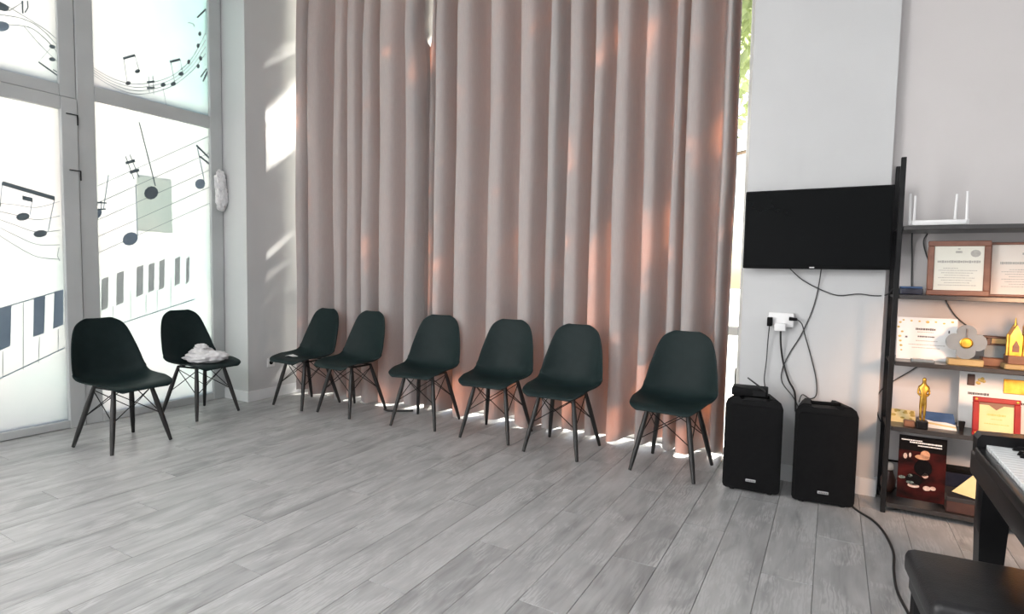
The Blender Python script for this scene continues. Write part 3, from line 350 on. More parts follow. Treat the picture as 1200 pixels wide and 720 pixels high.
'C_pale': [[(2.155,2.644),(2.164,2.641),(2.166,2.645),(2.155,2.65)],[(2.164,2.641),(2.182,2.633),(2.185,2.638),(2.166,2.645)],[(2.182,2.633),(2.203,2.625),(2.206,2.63),(2.185,2.638)],[(2.203,2.625),(2.226,2.617),(2.228,2.622),(2.206,2.63)],[(2.226,2.617),(2.249,2.61),(2.251,2.615),(2.228,2.622)],[(2.249,2.61),(2.272,2.604),(2.274,2.609),(2.251,2.615)],[(2.272,2.604),(2.294,2.6),(2.296,2.605),(2.274,2.609)],[(2.294,2.6),(2.315,2.598),(2.317,2.603),(2.296,2.605)],[(2.315,2.598),(2.337,2.597),(2.338,2.602),(2.317,2.603)],[(2.337,2.597),(2.358,2.596),(2.36,2.602),(2.338,2.602)],[(2.359,2.596),(2.381,2.597),(2.382,2.602),(2.36,2.602)],[(2.381,2.597),(2.404,2.599),(2.405,2.605),(2.382,2.602)],[(2.404,2.599),(2.427,2.603),(2.428,2.608),(2.404,2.604)],[(2.427,2.603),(2.451,2.608),(2.452,2.613),(2.428,2.608)],[(2.452,2.608),(2.477,2.615),(2.477,2.621),(2.452,2.613)],[(2.477,2.615),(2.504,2.625),(2.503,2.63),(2.477,2.621)],[(2.504,2.625),(2.532,2.636),(2.532,2.642),(2.503,2.63)],[(2.532,2.636),(2.562,2.65),(2.561,2.655),(2.532,2.641)],[(2.562,2.65),(2.593,2.665),(2.592,2.67),(2.561,2.655)],[(2.593,2.665),(2.623,2.682),(2.622,2.687),(2.592,2.67)],[(2.623,2.682),(2.653,2.7),(2.652,2.704),(2.622,2.686)],[(2.654,2.7),(2.682,2.718),(2.681,2.723),(2.652,2.704)],[(2.683,2.719),(2.71,2.738),(2.708,2.742),(2.681,2.723)],[(2.71,2.738),(2.735,2.759),(2.733,2.763),(2.708,2.742)],[(2.736,2.759),(2.76,2.78),(2.757,2.784),(2.733,2.763)],[(2.76,2.78),(2.784,2.803),(2.781,2.806),(2.757,2.784)],[(2.784,2.803),(2.807,2.827),(2.803,2.83),(2.781,2.806)],[(2.807,2.827),(2.829,2.852),(2.825,2.855),(2.803,2.83)],[(2.829,2.852),(2.85,2.878),(2.846,2.881),(2.825,2.855)],[(2.85,2.878),(2.871,2.905),(2.867,2.908),(2.846,2.881)],[(2.871,2.906),(2.891,2.934),(2.887,2.936),(2.867,2.908)],[(2.891,2.934),(2.912,2.967),(2.907,2.969),(2.887,2.936)],[(2.912,2.967),(2.932,3.004),(2.927,3.005),(2.907,2.968)],[(2.933,3.004),(2.953,3.044),(2.948,3.045),(2.927,3.005)],[(2.953,3.044),(2.972,3.084),(2.967,3.085),(2.948,3.045)],[(2.972,3.084),(2.99,3.123),(2.985,3.124),(2.967,3.085)],[(2.99,3.123),(3.006,3.158),(3.001,3.159),(2.985,3.123)],[(3.006,3.158),(3.02,3.188),(3.015,3.189),(3.001,3.159)],[(3.02,3.188),(3.031,3.21),(3.025,3.211),(3.015,3.189)],[(2.155,2.626),(2.163,2.623),(2.166,2.628),(2.155,2.632)],[(2.163,2.623),(2.182,2.615),(2.185,2.62),(2.166,2.628)],[(2.182,2.615),(2.203,2.607),(2.205,2.612),(2.185,2.62)],[(2.203,2.607),(2.225,2.598),(2.228,2.603),(2.205,2.612)],[(2.225,2.598),(2.248,2.59),(2.251,2.596),(2.228,2.603)],[(2.248,2.59),(2.271,2.584),(2.274,2.589),(2.251,2.596)],[(2.272,2.584),(2.293,2.58),(2.295,2.585),(2.274,2.589)],[(2.294,2.58),(2.315,2.577),(2.317,2.582),(2.295,2.585)],[(2.315,2.577),(2.336,2.575),(2.338,2.58),(2.316,2.582)],[(2.336,2.575),(2.358,2.574),(2.359,2.579),(2.338,2.58)],[(2.358,2.574),(2.38,2.574),(2.382,2.579),(2.359,2.579)],[(2.38,2.574),(2.403,2.575),(2.404,2.58),(2.381,2.579)],[(2.403,2.575),(2.426,2.578),(2.427,2.583),(2.404,2.58)],[(2.427,2.578),(2.451,2.582),(2.451,2.588),(2.427,2.583)],[(2.451,2.582),(2.476,2.589),(2.476,2.594),(2.451,2.588)],[(2.476,2.589),(2.503,2.598),(2.503,2.603),(2.476,2.594)],[(2.503,2.598),(2.532,2.61),(2.531,2.615),(2.503,2.603)],[(2.532,2.61),(2.562,2.623),(2.561,2.628),(2.531,2.615)],[(2.562,2.623),(2.592,2.638),(2.591,2.643),(2.561,2.628)],[(2.592,2.638),(2.623,2.655),(2.622,2.66),(2.591,2.643)],[(2.623,2.655),(2.653,2.673),(2.651,2.677),(2.621,2.66)],[(2.653,2.673),(2.682,2.691),(2.68,2.696),(2.651,2.677)],[(2.682,2.691),(2.709,2.711),(2.707,2.715),(2.68,2.696)],[(2.709,2.711),(2.735,2.731),(2.733,2.735),(2.707,2.715)],[(2.735,2.731),(2.76,2.752),(2.757,2.756),(2.732,2.735)],[(2.76,2.752),(2.783,2.774),(2.78,2.778),(2.757,2.756)],[(2.783,2.774),(2.806,2.797),(2.803,2.801),(2.78,2.778)],[(2.806,2.797),(2.828,2.822),(2.824,2.825),(2.803,2.801)],[(2.828,2.822),(2.849,2.847),(2.846,2.85),(2.824,2.825)],[(2.849,2.847),(2.87,2.873),(2.866,2.876),(2.845,2.85)],[(2.87,2.873),(2.891,2.9),(2.886,2.903),(2.866,2.876)],[(2.891,2.9),(2.911,2.93),(2.906,2.933),(2.886,2.903)],[(2.911,2.931),(2.932,2.965),(2.927,2.966),(2.906,2.932)],[(2.932,2.965),(2.952,3.001),(2.947,3.002),(2.927,2.966)],[(2.952,3.001),(2.971,3.038),(2.966,3.039),(2.947,3.002)],[(2.971,3.038),(2.989,3.073),(2.984,3.074),(2.966,3.039)],[(2.989,3.073),(3.006,3.105),(3,3.106),(2.984,3.074)],[(3.006,3.105),(3.019,3.132),(3.014,3.133),(3,3.106)],[(3.019,3.132),(3.03,3.152),(3.024,3.153),(3.014,3.133)],[(2.155,2.609),(2.163,2.605),(2.166,2.61),(2.155,2.615)],[(2.163,2.605),(2.182,2.597),(2.184,2.602),(2.166,2.61)],[(2.182,2.597),(2.202,2.588),(2.205,2.593),(2.184,2.602)],[(2.202,2.588),(2.225,2.579),(2.227,2.584),(2.205,2.593)],[(2.225,2.579),(2.248,2.571),(2.25,2.576),(2.227,2.584)],[(2.248,2.571),(2.271,2.564),(2.273,2.569),(2.25,2.576)],[(2.271,2.564),(2.293,2.56),(2.295,2.565),(2.273,2.569)],[(2.293,2.559),(2.314,2.556),(2.316,2.561),(2.295,2.565)],[(2.314,2.556),(2.336,2.553),(2.337,2.559),(2.316,2.561)],[(2.336,2.553),(2.357,2.551),(2.359,2.557),(2.337,2.559)],[(2.357,2.551),(2.38,2.55),(2.381,2.556),(2.359,2.557)],[(2.38,2.55),(2.402,2.551),(2.404,2.556),(2.381,2.556)],[(2.402,2.551),(2.426,2.553),(2.427,2.558),(2.403,2.556)],[(2.426,2.553),(2.45,2.556),(2.451,2.562),(2.427,2.558)],[(2.45,2.556),(2.476,2.563),(2.476,2.568),(2.451,2.562)],[(2.476,2.563),(2.502,2.571),(2.502,2.577),(2.476,2.568)],[(2.503,2.571),(2.531,2.583),(2.531,2.588),(2.502,2.577)],[(2.531,2.583),(2.561,2.596),(2.56,2.601),(2.531,2.588)],[(2.561,2.596),(2.592,2.611),(2.591,2.616),(2.56,2.601)],[(2.592,2.611),(2.622,2.628),(2.621,2.633),(2.59,2.616)],[(2.622,2.628),(2.652,2.646),(2.651,2.65),(2.621,2.633)],[(2.652,2.646),(2.681,2.664),(2.68,2.669),(2.651,2.65)],[(2.681,2.664),(2.709,2.683),(2.707,2.688),(2.68,2.669)],[(2.709,2.683),(2.734,2.703),(2.732,2.707),(2.707,2.687)],[(2.734,2.703),(2.759,2.723),(2.756,2.727),(2.732,2.707)],[(2.759,2.724),(2.783,2.745),(2.78,2.749),(2.756,2.727)],[(2.783,2.745),(2.805,2.768),(2.802,2.771),(2.78,2.749)],[(2.806,2.768),(2.827,2.791),(2.824,2.795),(2.802,2.771)],[(2.827,2.792),(2.849,2.816),(2.845,2.819),(2.824,2.795)],[(2.849,2.816),(2.87,2.841),(2.866,2.844),(2.845,2.819)],[(2.87,2.841),(2.89,2.866),(2.886,2.869),(2.866,2.843)],[(2.89,2.866),(2.91,2.894),(2.906,2.896),(2.886,2.869)],[(2.91,2.894),(2.931,2.925),(2.926,2.927),(2.906,2.896)],[(2.931,2.925),(2.951,2.958),(2.946,2.96),(2.926,2.927)],[(2.951,2.958),(2.971,2.991),(2.966,2.993),(2.946,2.96)],[(2.971,2.991),(2.989,3.023),(2.983,3.025),(2.966,2.993)],[(2.989,3.023),(3.005,3.052),(2.999,3.053),(2.983,3.025)],[(3.005,3.052),(3.018,3.076),(3.013,3.078),(2.999,3.053)],[(3.018,3.076),(3.029,3.094),(3.024,3.096),(3.013,3.078)],[(2.155,2.591),(2.163,2.588),(2.165,2.592),(2.155,2.597)],[(2.163,2.588),(2.181,2.579),(2.184,2.584),(2.165,2.592)],[(2.181,2.579),(2.202,2.57),(2.205,2.575),(2.184,2.584)],[(2.202,2.57),(2.224,2.561),(2.227,2.566),(2.205,2.575)],[(2.224,2.561),(2.247,2.552),(2.25,2.557),(2.227,2.566)],[(2.247,2.552),(2.27,2.545),(2.273,2.55),(2.25,2.557)],[(2.271,2.545),(2.292,2.539),(2.295,2.544),(2.273,2.55)],[(2.292,2.539),(2.314,2.535),(2.316,2.54),(2.294,2.544)],[(2.314,2.535),(2.335,2.532),(2.337,2.537),(2.316,2.54)],[(2.335,2.532),(2.357,2.529),(2.359,2.534),(2.337,2.537)],[(2.357,2.529),(2.379,2.527),(2.381,2.532),(2.358,2.534)],[(2.379,2.527),(2.402,2.526),(2.403,2.532),(2.38,2.532)],[(2.402,2.526),(2.425,2.527),(2.426,2.533),(2.403,2.532)],[(2.425,2.527),(2.45,2.531),(2.45,2.536),(2.426,2.533)],[(2.45,2.531),(2.475,2.536),(2.475,2.542),(2.45,2.536)],[(2.475,2.536),(2.502,2.545),(2.502,2.55),(2.475,2.542)],[(2.502,2.545),(2.531,2.556),(2.53,2.561),(2.502,2.55)],[(2.531,2.556),(2.56,2.569),(2.56,2.574),(2.53,2.561)],[(2.561,2.569),(2.591,2.584),(2.59,2.589),(2.56,2.574)],[(2.591,2.584),(2.622,2.601),(2.62,2.606),(2.59,2.589)],[(2.622,2.601),(2.652,2.619),(2.65,2.623),(2.62,2.606)],[(2.652,2.619),(2.681,2.637),(2.679,2.642),(2.65,2.623)],[(2.681,2.637),(2.708,2.656),(2.706,2.66),(2.679,2.642)],[(2.708,2.656),(2.734,2.675),(2.732,2.679),(2.706,2.66)],[(2.734,2.675),(2.758,2.695),(2.756,2.699),(2.731,2.679)],[(2.759,2.695),(2.782,2.716),(2.779,2.72),(2.756,2.699)],[(2.782,2.716),(2.805,2.739),(2.802,2.742),(2.779,2.72)],[(2.805,2.739),(2.827,2.761),(2.823,2.765),(2.802,2.742)],[(2.827,2.761),(2.848,2.785),(2.844,2.788),(2.823,2.765)],[(2.848,2.785),(2.869,2.808),(2.865,2.811),(2.844,2.788)],[(2.869,2.808),(2.889,2.832),(2.885,2.835),(2.865,2.811)],[(2.889,2.832),(2.91,2.858),(2.905,2.86),(2.885,2.835)],[(2.91,2.858),(2.93,2.886),(2.926,2.888),(2.905,2.86)],[(2.93,2.886),(2.95,2.916),(2.946,2.918),(2.926,2.888)],[(2.95,2.916),(2.97,2.945),(2.965,2.947),(2.946,2.918)],[(2.97,2.945),(2.988,2.973),(2.983,2.975),(2.965,2.947)],[(2.988,2.973),(3.004,2.999),(2.999,3.001),(2.983,2.975)],[(3.004,2.999),(3.017,3.02),(3.012,3.022),(2.999,3.001)],[(3.017,3.02),(3.028,3.036),(3.023,3.038),(3.012,3.022)],[(2.368,2.777),(2.388,2.598),(2.392,2.6),(2.372,2.78)],[(2.448,2.829),(2.477,2.715),(2.481,2.718),(2.453,2.832)],[(2.722,2.867),(2.754,2.698),(2.759,2.701),(2.728,2.87)],[(2.8,2.913),(2.819,2.801),(2.825,2.804),(2.805,2.915)],[(2.545,2.697),(2.549,2.566),(2.555,2.568),(2.552,2.7)],[(2.578,2.714),(2.582,2.568),(2.588,2.57),(2.585,2.716)],[(2.872,3.233),(2.876,3.234),(2.877,3.241),(2.873,3.24)],[(2.876,3.234),(2.881,3.236),(2.881,3.243),(2.876,3.241)],[(2.881,3.236),(2.887,3.238),(2.887,3.245),(2.881,3.243)],[(2.887,3.238),(2.893,3.239),(2.894,3.247),(2.887,3.245)],[(2.893,3.239),(2.9,3.241),(2.901,3.248),(2.894,3.247)],[(2.899,3.241),(2.906,3.242),(2.907,3.25),(2.901,3.248)],[(2.905,3.242),(2.911,3.243),(2.913,3.251),(2.907,3.25)],[(2.91,3.243),(2.915,3.243),(2.918,3.25),(2.914,3.251)],[(2.914,3.243),(2.917,3.241),(2.922,3.249),(2.919,3.25)],[(2.917,3.242),(2.919,3.239),(2.925,3.246),(2.923,3.248)],[(2.919,3.24),(2.921,3.237),(2.928,3.242),(2.926,3.246)],[(2.921,3.237),(2.923,3.233),(2.93,3.238),(2.928,3.242)],[(2.923,3.233),(2.924,3.23),(2.931,3.235),(2.93,3.238)],[(2.924,3.23),(2.925,3.226),(2.932,3.231),(2.931,3.234)],[(2.925,3.226),(2.926,3.224),(2.933,3.228),(2.932,3.231)],[(2.926,3.223),(2.927,3.221),(2.934,3.226),(2.933,3.228)],[(2.657,2.636),(2.682,2.5),(2.686,2.502),(2.661,2.638)],[(3.028,3.41),(3.025,3.195),(3.031,3.197),(3.034,3.413)]],
'E_dark': [[(2.466,2.319),(2.579,1.837),(2.587,1.841),(2.474,2.323)],[(2.598,1.816),(2.604,1.79),(2.595,1.761),(2.573,1.738),(2.545,1.726),(2.519,1.729),(2.5,1.745),(2.495,1.77),(2.504,1.798),(2.525,1.821),(2.553,1.834),(2.579,1.832)],[(2.923,2.228),(2.983,2.182),(2.994,2.194),(2.934,2.241)],[(2.983,2.182),(3.036,2.141),(3.04,2.145),(3.04,2.158),(2.994,2.194)],[(2.952,2.14),(3.036,2.089),(3.04,2.094),(3.04,2.106),(2.962,2.153)],[(2.362,2.035),(2.42,1.868),(2.426,1.871),(2.368,2.039)],[(2.393,2.054),(2.458,1.887),(2.464,1.891),(2.399,2.058)],[(2.367,1.975),(2.435,2.006),(2.43,2.027),(2.362,1.995)],[(2.396,1.907),(2.465,1.938),(2.46,1.959),(2.391,1.928)],[(2.155,1.654),(2.226,1.657),(2.227,1.667),(2.155,1.664)],[(2.155,1.599),(2.22,1.611),(2.219,1.621),(2.155,1.609)]],
'E_slate': [[(2.431,1.831),(2.435,1.431),(2.442,1.432),(2.438,1.832)],[(2.439,1.432),(2.441,1.405),(2.428,1.378),(2.404,1.357),(2.374,1.348),(2.348,1.354),(2.332,1.372),(2.33,1.398),(2.342,1.425),(2.366,1.446),(2.395,1.455),(2.422,1.45)],[(2.996,1.941),(3.004,1.921),(2.999,1.897),(2.983,1.877),(2.96,1.866),(2.936,1.866),(2.918,1.878),(2.911,1.898),(2.916,1.921),(2.932,1.942),(2.954,1.953),(2.978,1.953)],[(2.996,1.949),(2.94,2.23),(2.932,2.227),(2.988,1.946)],[(2.24,1.875),(2.199,1.608),(2.205,1.608),(2.246,1.875)],[(2.188,1.573),(2.179,1.555),(2.167,1.544),(2.155,1.542),(2.155,1.542),(2.155,1.603),(2.155,1.603),(2.167,1.614),(2.18,1.616),(2.188,1.608),(2.192,1.592)],[(2.189,1.67),(2.181,1.581),(2.187,1.581),(2.195,1.671)],[(2.163,0.692),(2.294,0.734),(2.292,0.74),(2.162,0.698)],[(2.294,0.734),(2.892,0.906),(2.89,0.913),(2.292,0.74)]],
'E_pale': [[(2.167,1.779),(3.04,2.33),(3.04,2.337),(2.165,1.783)],[(2.164,1.652),(3.04,2.185),(3.04,2.191),(2.162,1.657)],[(2.161,1.526),(3.04,2.037),(3.04,2.044),(2.159,1.53)],[(2.158,1.399),(3.04,1.89),(3.04,1.897),(2.156,1.403)],[(2.155,1.278),(2.155,1.278),(3.04,1.75),(3.04,1.756),(2.155,1.283)],[(3.04,2.147),(3.038,2.146),(3.04,2.125)],[(2.247,0.879),(2.243,0.721),(2.247,0.721),(2.251,0.879)],[(2.377,1.001),(2.371,0.765),(2.376,0.765),(2.381,1.001)],[(2.49,0.964),(2.487,0.799),(2.491,0.799),(2.495,0.964)],[(2.577,0.997),(2.573,0.822),(2.578,0.822),(2.582,0.997)],[(2.689,1.101),(2.684,0.852),(2.689,0.852),(2.693,1.101)]],
'E_key': [[(2.178,1.085),(2.225,1.104),(2.216,0.867),(2.169,0.847)],[(2.281,1.131),(2.333,1.151),(2.324,0.902),(2.272,0.881)],[(2.427,1.179),(2.478,1.2),(2.47,0.965),(2.418,0.942)],[(2.517,1.201),(2.564,1.223),(2.556,0.997),(2.509,0.974)],[(2.601,1.23),(2.645,1.253),(2.637,1.017),(2.593,0.993)],[(2.729,1.255),(2.772,1.278),(2.765,1.051),(2.721,1.026)],[(2.823,1.258),(2.853,1.28),(2.845,1.065),(2.815,1.04)]],
}

win = thing('window_1', None, None); struct(win)
bars = [  # y0, y1, z0, z1, front x
    (3.04, 3.15, 0, 3.7, -4.788), (2.04, 2.155, 0, 3.7, -4.792), (1.935, 2.036, 0.0, 2.375, -4.778), (1.935, 2.036, 2.379, 3.7, -4.792),
    (2.155, 3.04, 2.40, 2.505, -4.792), (2.155, 3.04, 0, 0.06, -4.790), (2.155, 3.04, 3.6, 3.7, -4.790),
    (0.96, 1.935, 2.379, 2.46, -4.792), (1.05, 1.935, 2.285, 2.375, -4.778), (1.05, 1.935, 0.004, 0.058, -4.778), (0.96, 1.935, 3.6, 3.7, -4.79),
    (0.96, 1.05, 0, 2.375, -4.778), (0.85, 0.955, 0, 3.7, -4.79), (-0.08, 0.02, 0, 3.7, -4.79), (-1.0, -0.9, 0, 3.7, -4.79),
    (0.02, 0.85, 2.40, 2.5, -4.792), (-0.9, -0.08, 2.40, 2.5, -4.792), (0.02, 0.85, 0, 0.06, -4.79), (-0.9, -0.08, 0, 0.06, -4.79), (0.02, 0.85, 3.6, 3.7, -4.79), (-0.9, -0.08, 3.6, 3.7, -4.79)]
for (y0, y1, z0, z1, xf) in bars:
    MB().box(-4.87, y0, z0, xf, y1, z1, bev=0.004, seg=1).build('frame_bar', M['frame'], win)
panes = {'A': (0.96, 1.935, 2.46, 3.6), 'B': (1.05, 1.935, 0.058, 2.285), 'C': (2.155, 3.04, 2.505, 3.6), 'E': (2.155, 3.04, 0.06, 2.40),
         'F': (0.02, 0.85, 0.06, 2.4), 'G': (0.02, 0.85, 2.5, 3.6), 'H': (-0.9, -0.08, 0.06, 2.4), 'I': (-0.9, -0.08, 2.5, 3.6)}
pane_o = {}
for k, (y0, y1, z0, z1) in panes.items():
    pane_o[k] = MB().flat([(-4.815, y0, z0), (-4.815, y1, z0), (-4.815, y1, z1), (-4.815, y0, z1)]).build('frosted_pane', M['film'], win)
lay = {'pale': 0.0010, 'slate': 0.0014, 'key': 0.0018, 'dark': 0.0022}
nam = {'pale': 'printed_staff', 'slate': 'printed_slate_notes', 'key': 'printed_piano_keys', 'dark': 'printed_notes'}
for k, polys in PRINT.items():
    p, c = k.split('_'); b = MB()
    for i, poly in enumerate(polys): b.flat([(-4.815 + lay[c] + i * 0.000004, y, z) for y, z in poly])
    b.build(nam[c], M['note_' + c], pane_o[p])
for (ya, yb, za, zb) in ((1.965, 2.035, 2.262, 2.19), (1.975, 2.045, 1.868, 1.80)):
    b = MB(); b.box(-4.778, ya, za - 0.003, -4.768, yb, za + 0.003, 0.002, 1); b.box(-4.778, yb - 0.005, zb, -4.766, yb + 0.002, za + 0.003, 0.002, 1)
    b.build('latch', M['black_metal'], win)
tag(MB().box(-4.822, 2.444, 1.466, -4.8175, 2.712, 1.905).build('paper_sheet', M['backing_sheet']),
    'grey rectangular sheet stuck behind the frosted right pane', 'sheet')

# ------------------------------------------------------------------ window behind the curtain, outside
win2 = thing('window_2', None, None); struct(win2)
for (x0, x1, z0, z1) in ((-4.468, -4.41, 0, 3.82), (-0.535, -0.472, 0, 3.82), (-3.2, -3.13, 0, 3.82), (-1.86, -1.79, 0, 3.82),
                         (-4.41, -3.2, 3.75, 3.82), (-3.13, -1.86, 3.75, 3.82), (-1.79, -0.535, 3.75, 3.82),
                         (-4.41, -3.2, 0, 0.035), (-3.13, -1.86, 0, 0.035), (-1.79, -0.535, 0, 0.035), (-1.79, -0.535, 0.80, 0.86), (-4.41, -3.2, 0.80, 0.86), (-3.13, -1.86, 0.8, 0.86)):
    MB().box(x0, 3.98, z0, x1, 4.04, z1, 0.004, 1).build('frame_bar', M['white_frame'], win2)
for (x0, x1) in ((-4.41, -3.2), (-3.13, -1.86), (-1.79, -0.535)):
    for (z0, z1) in ((0.035, 0.80), (0.86, 3.75)):
        MB().flat([(x0, 4.01, z0), (x1, 4.01, z0), (x1, 4.01, z1), (x0, 4.01, z1)]).build('glass_pane', M['glass'], win2)
struct(MB().box(-40, -30, -0.35, 40, 60, -0.15).build('ground', M['concrete']))

# the tree outside: gaps in its crown let dapples of sun reach the curtain
HOLES = [(-2.19, 1.26, .05, .22), (-1.46, 1.20, .10, .25), (-1.46, 0.93, .08, .16), (-1.17, 1.55, .05, .10), (-1.16, 1.27, .05, .15), (-1.71, 2.06, .04, .12), (-3.05, 2.93, .09, .14),
         (-2.94, 1.20, .05, .30), (-1.04, 1.40, .05, .12), (-0.73, 1.95, .05, .10), (-1.41, 2.75, .05, .12), (-1.14, 2.8, .04, .12), (-1.51, .83, .08, .14), (-1.13, .56, .08, .2),
         (-4.2, 2.0, .04, .16), (-4.42, 2.68, .07, .30), (-4.42, 3.36, .0, .03), (-4.42, 1.66, .0, .04), (-4.3, .2, .10, .14), (-3.9, .2, .12, .12), (-2.62, .22, .12, .14),
         (-2.15, .2, .08, .12), (-1.7, .22, .08, .13), (-3.4, .16, .1, .08), (-1.3, .15, .09, .1), (-0.8, .15, .08, .1), (-1.86, 1.13, .04, .08), (-3.55, 1.5, .04, .12), (-2.45, 2.5, .03, .1)]
tree = thing('leafy_tree', 'leafy green tree seen through the gap beside the curtain', 'tree', (-3.1, 8.6, -0.15))
b = MB(); trunk = [(0, 0, 0), (0.05, 0.02, 1.2), (-0.03, 0.05, 2.4), (0.1, 0, 3.8), (0.12, 0.05, 5.6), (0.1, 0.05, 7.2)]
b.tube(spline(trunk, 4), [0.17 - 0.0065 * i for i in range(21)], 10)
b.build('trunk', M['bark'], tree, 40)
for i in range(12):
    a = i * 2.4; z = 2.4 + i * 0.38; L = 2.2 - 0.09 * i
    MB().tube(spline([(0.08, 0.02, z), (L * .5 * math.cos(a), L * .3 * math.sin(a), z + .5), (L * 1.15 * math.cos(a), L * .6 * math.sin(a), z + .8)], 3), [.06, .053, .046, .04, .03, .022, .012], 6).build('branch', M['bark'], tree, 40)
me = bpy.data.meshes.new('foliage'); V, Fc = [], []
for _ in range(12000):
    x, z = rnd.uniform(-4.75, -0.2), rnd.uniform(-0.05, 3.95)
    dens = 0.55 if z < 0.12 else 0.9
    if rnd.random() > dens: continue
    if any(((x - hx) / (hw + .035)) ** 2 + ((z - hz) / (hh + .045)) ** 2 < 1 for hx, hz, hw, hh in HOLES): continue
    t = rnd.uniform(3.6, 5.8)
    p = Vector((x + 0.2 * t + 3.1, 3.79 + t - 8.6, z + 0.78 * t + 0.15))
    a = Vector((rnd.gauss(0, 1), rnd.gauss(0, 1), rnd.gauss(0, 1))).normalized(); c = a.orthogonal().normalized()
    q = Matrix.Rotation(rnd.uniform(0, 6.28), 3, a); c = q @ c; d = a.cross(c); s = rnd.uniform(0.09, 0.135)
    i0 = len(V)
    V += [p - c * s, p - c * s * .2 + d * s * .45, p + c * s, p - c * s * .2 - d * s * .45]; Fc.append((i0, i0 + 1, i0 + 2, i0 + 3))
me.from_pydata([tuple(v) for v in V], [], Fc); me.materials.append(M['leaf'])
o = bpy.data.objects.new('foliage', me); C.objects.link(o); o.parent = tree; o['kind'] = 'stuff'

# ------------------------------------------------------------------ curtains
def cur_y(x):
    return lerp_tab([(-4.5, 3.69), (-4.0, 3.75), (-3.3, 3.82), (-2.6, 3.862), (0, 3.855)], x)[0]
def make_fold(r):
    s = r.uniform(-.05, .06)
    pts = [Vector((q, v, 0)) for q, v in ((0, -.80), (.10, -1.0), (.36 + s, -.90), (.47 + s, -.50), (.60 + s, .50), (.72 + s * .5, .92), (.84, 1.0), (.94, .45), (1, -.80))]
    tab = [(v.x, v.y) for v in spline(pts, 8)]
    return lambda p: lerp_tab(tab, p)[0]
def curtain(label, ridges, right_edge_gap=0.0, left_edge_gap=0.0, seed=1):
    r = random.Random(seed); cols = []
    for i in range(len(ridges) - 1):
        a, c = ridges[i], ridges[i + 1]; wd = c - a; n = 18
        A = min(0.118, 0.014 + 0.50 * wd) * r.uniform(.78, 1.05); fold = make_fold(r); ph = r.uniform(0, 6)
        for k in range(n + (i == len(ridges) - 2)):
            p = k / n
            d = A * fold(p)
            cols.append((a + wd * p, d, i + p, ph))
    P = []; NZ = 44
    for j in range(NZ + 1):
        z = 3.8 * j / NZ; row = []
        for (x, d, q, ph) in cols:
            hz = 0.022 + 0.014 * math.sin(q * 2.1 + 1) + 0.012 * math.sin(q * 5.3)
            zz = hz + (3.8 - hz) * (z / 3.8)
            k = 0.9 + 0.16 * (1 - z / 3.8) - 0.25 * max(0, (z - 3.2) / 0.6)
            xo = 0.014 * noise.noise((q * 0.9, z * 0.6, seed)) + 0.006 * noise.noise((q * 3, z * 1.4, seed + 5))
            yo = 0.020 * noise.noise((q * 1.3, z * 0.7, seed + 9))
            open_ = max(0.0, min(1.0, (z - 2.85) / 0.3))
            f = (q / (len(ridges) - 1))
            if right_edge_gap and f > 0.8: xo -= right_edge_gap * open_ * (f - 0.8) / 0.2
            if left_edge_gap and f < 0.08: xo += left_edge_gap * open_ * (1 - f / 0.08)
            back = 0.075 * max(0.0, 1 - q / 0.6) if left_edge_gap else 0.0
            row.append((x + xo, cur_y(x) + d * k + yo + back, zz))
        P.append(row)
    b = MB().grid(P); o = b.build('curtain', M['curtain'], None, True, fix=False)
    return tag(o, label, 'curtain', 'floor length curtains')
curtain('beige rose curtain, narrower left half beside the white column', [-4.415, -4.25, -3.98, -3.82, -3.645, -3.467, -3.187, -2.975], 0.04, 0, 3)
curtain('beige rose curtain, wide right half ending beside the television wall', [-3.04, -2.885, -2.678, -2.384, -2.106, -1.879, -1.71, -1.527, -1.364, -1.148, -0.966, -0.866, -0.654, -0.572], 0, 0.05, 8)

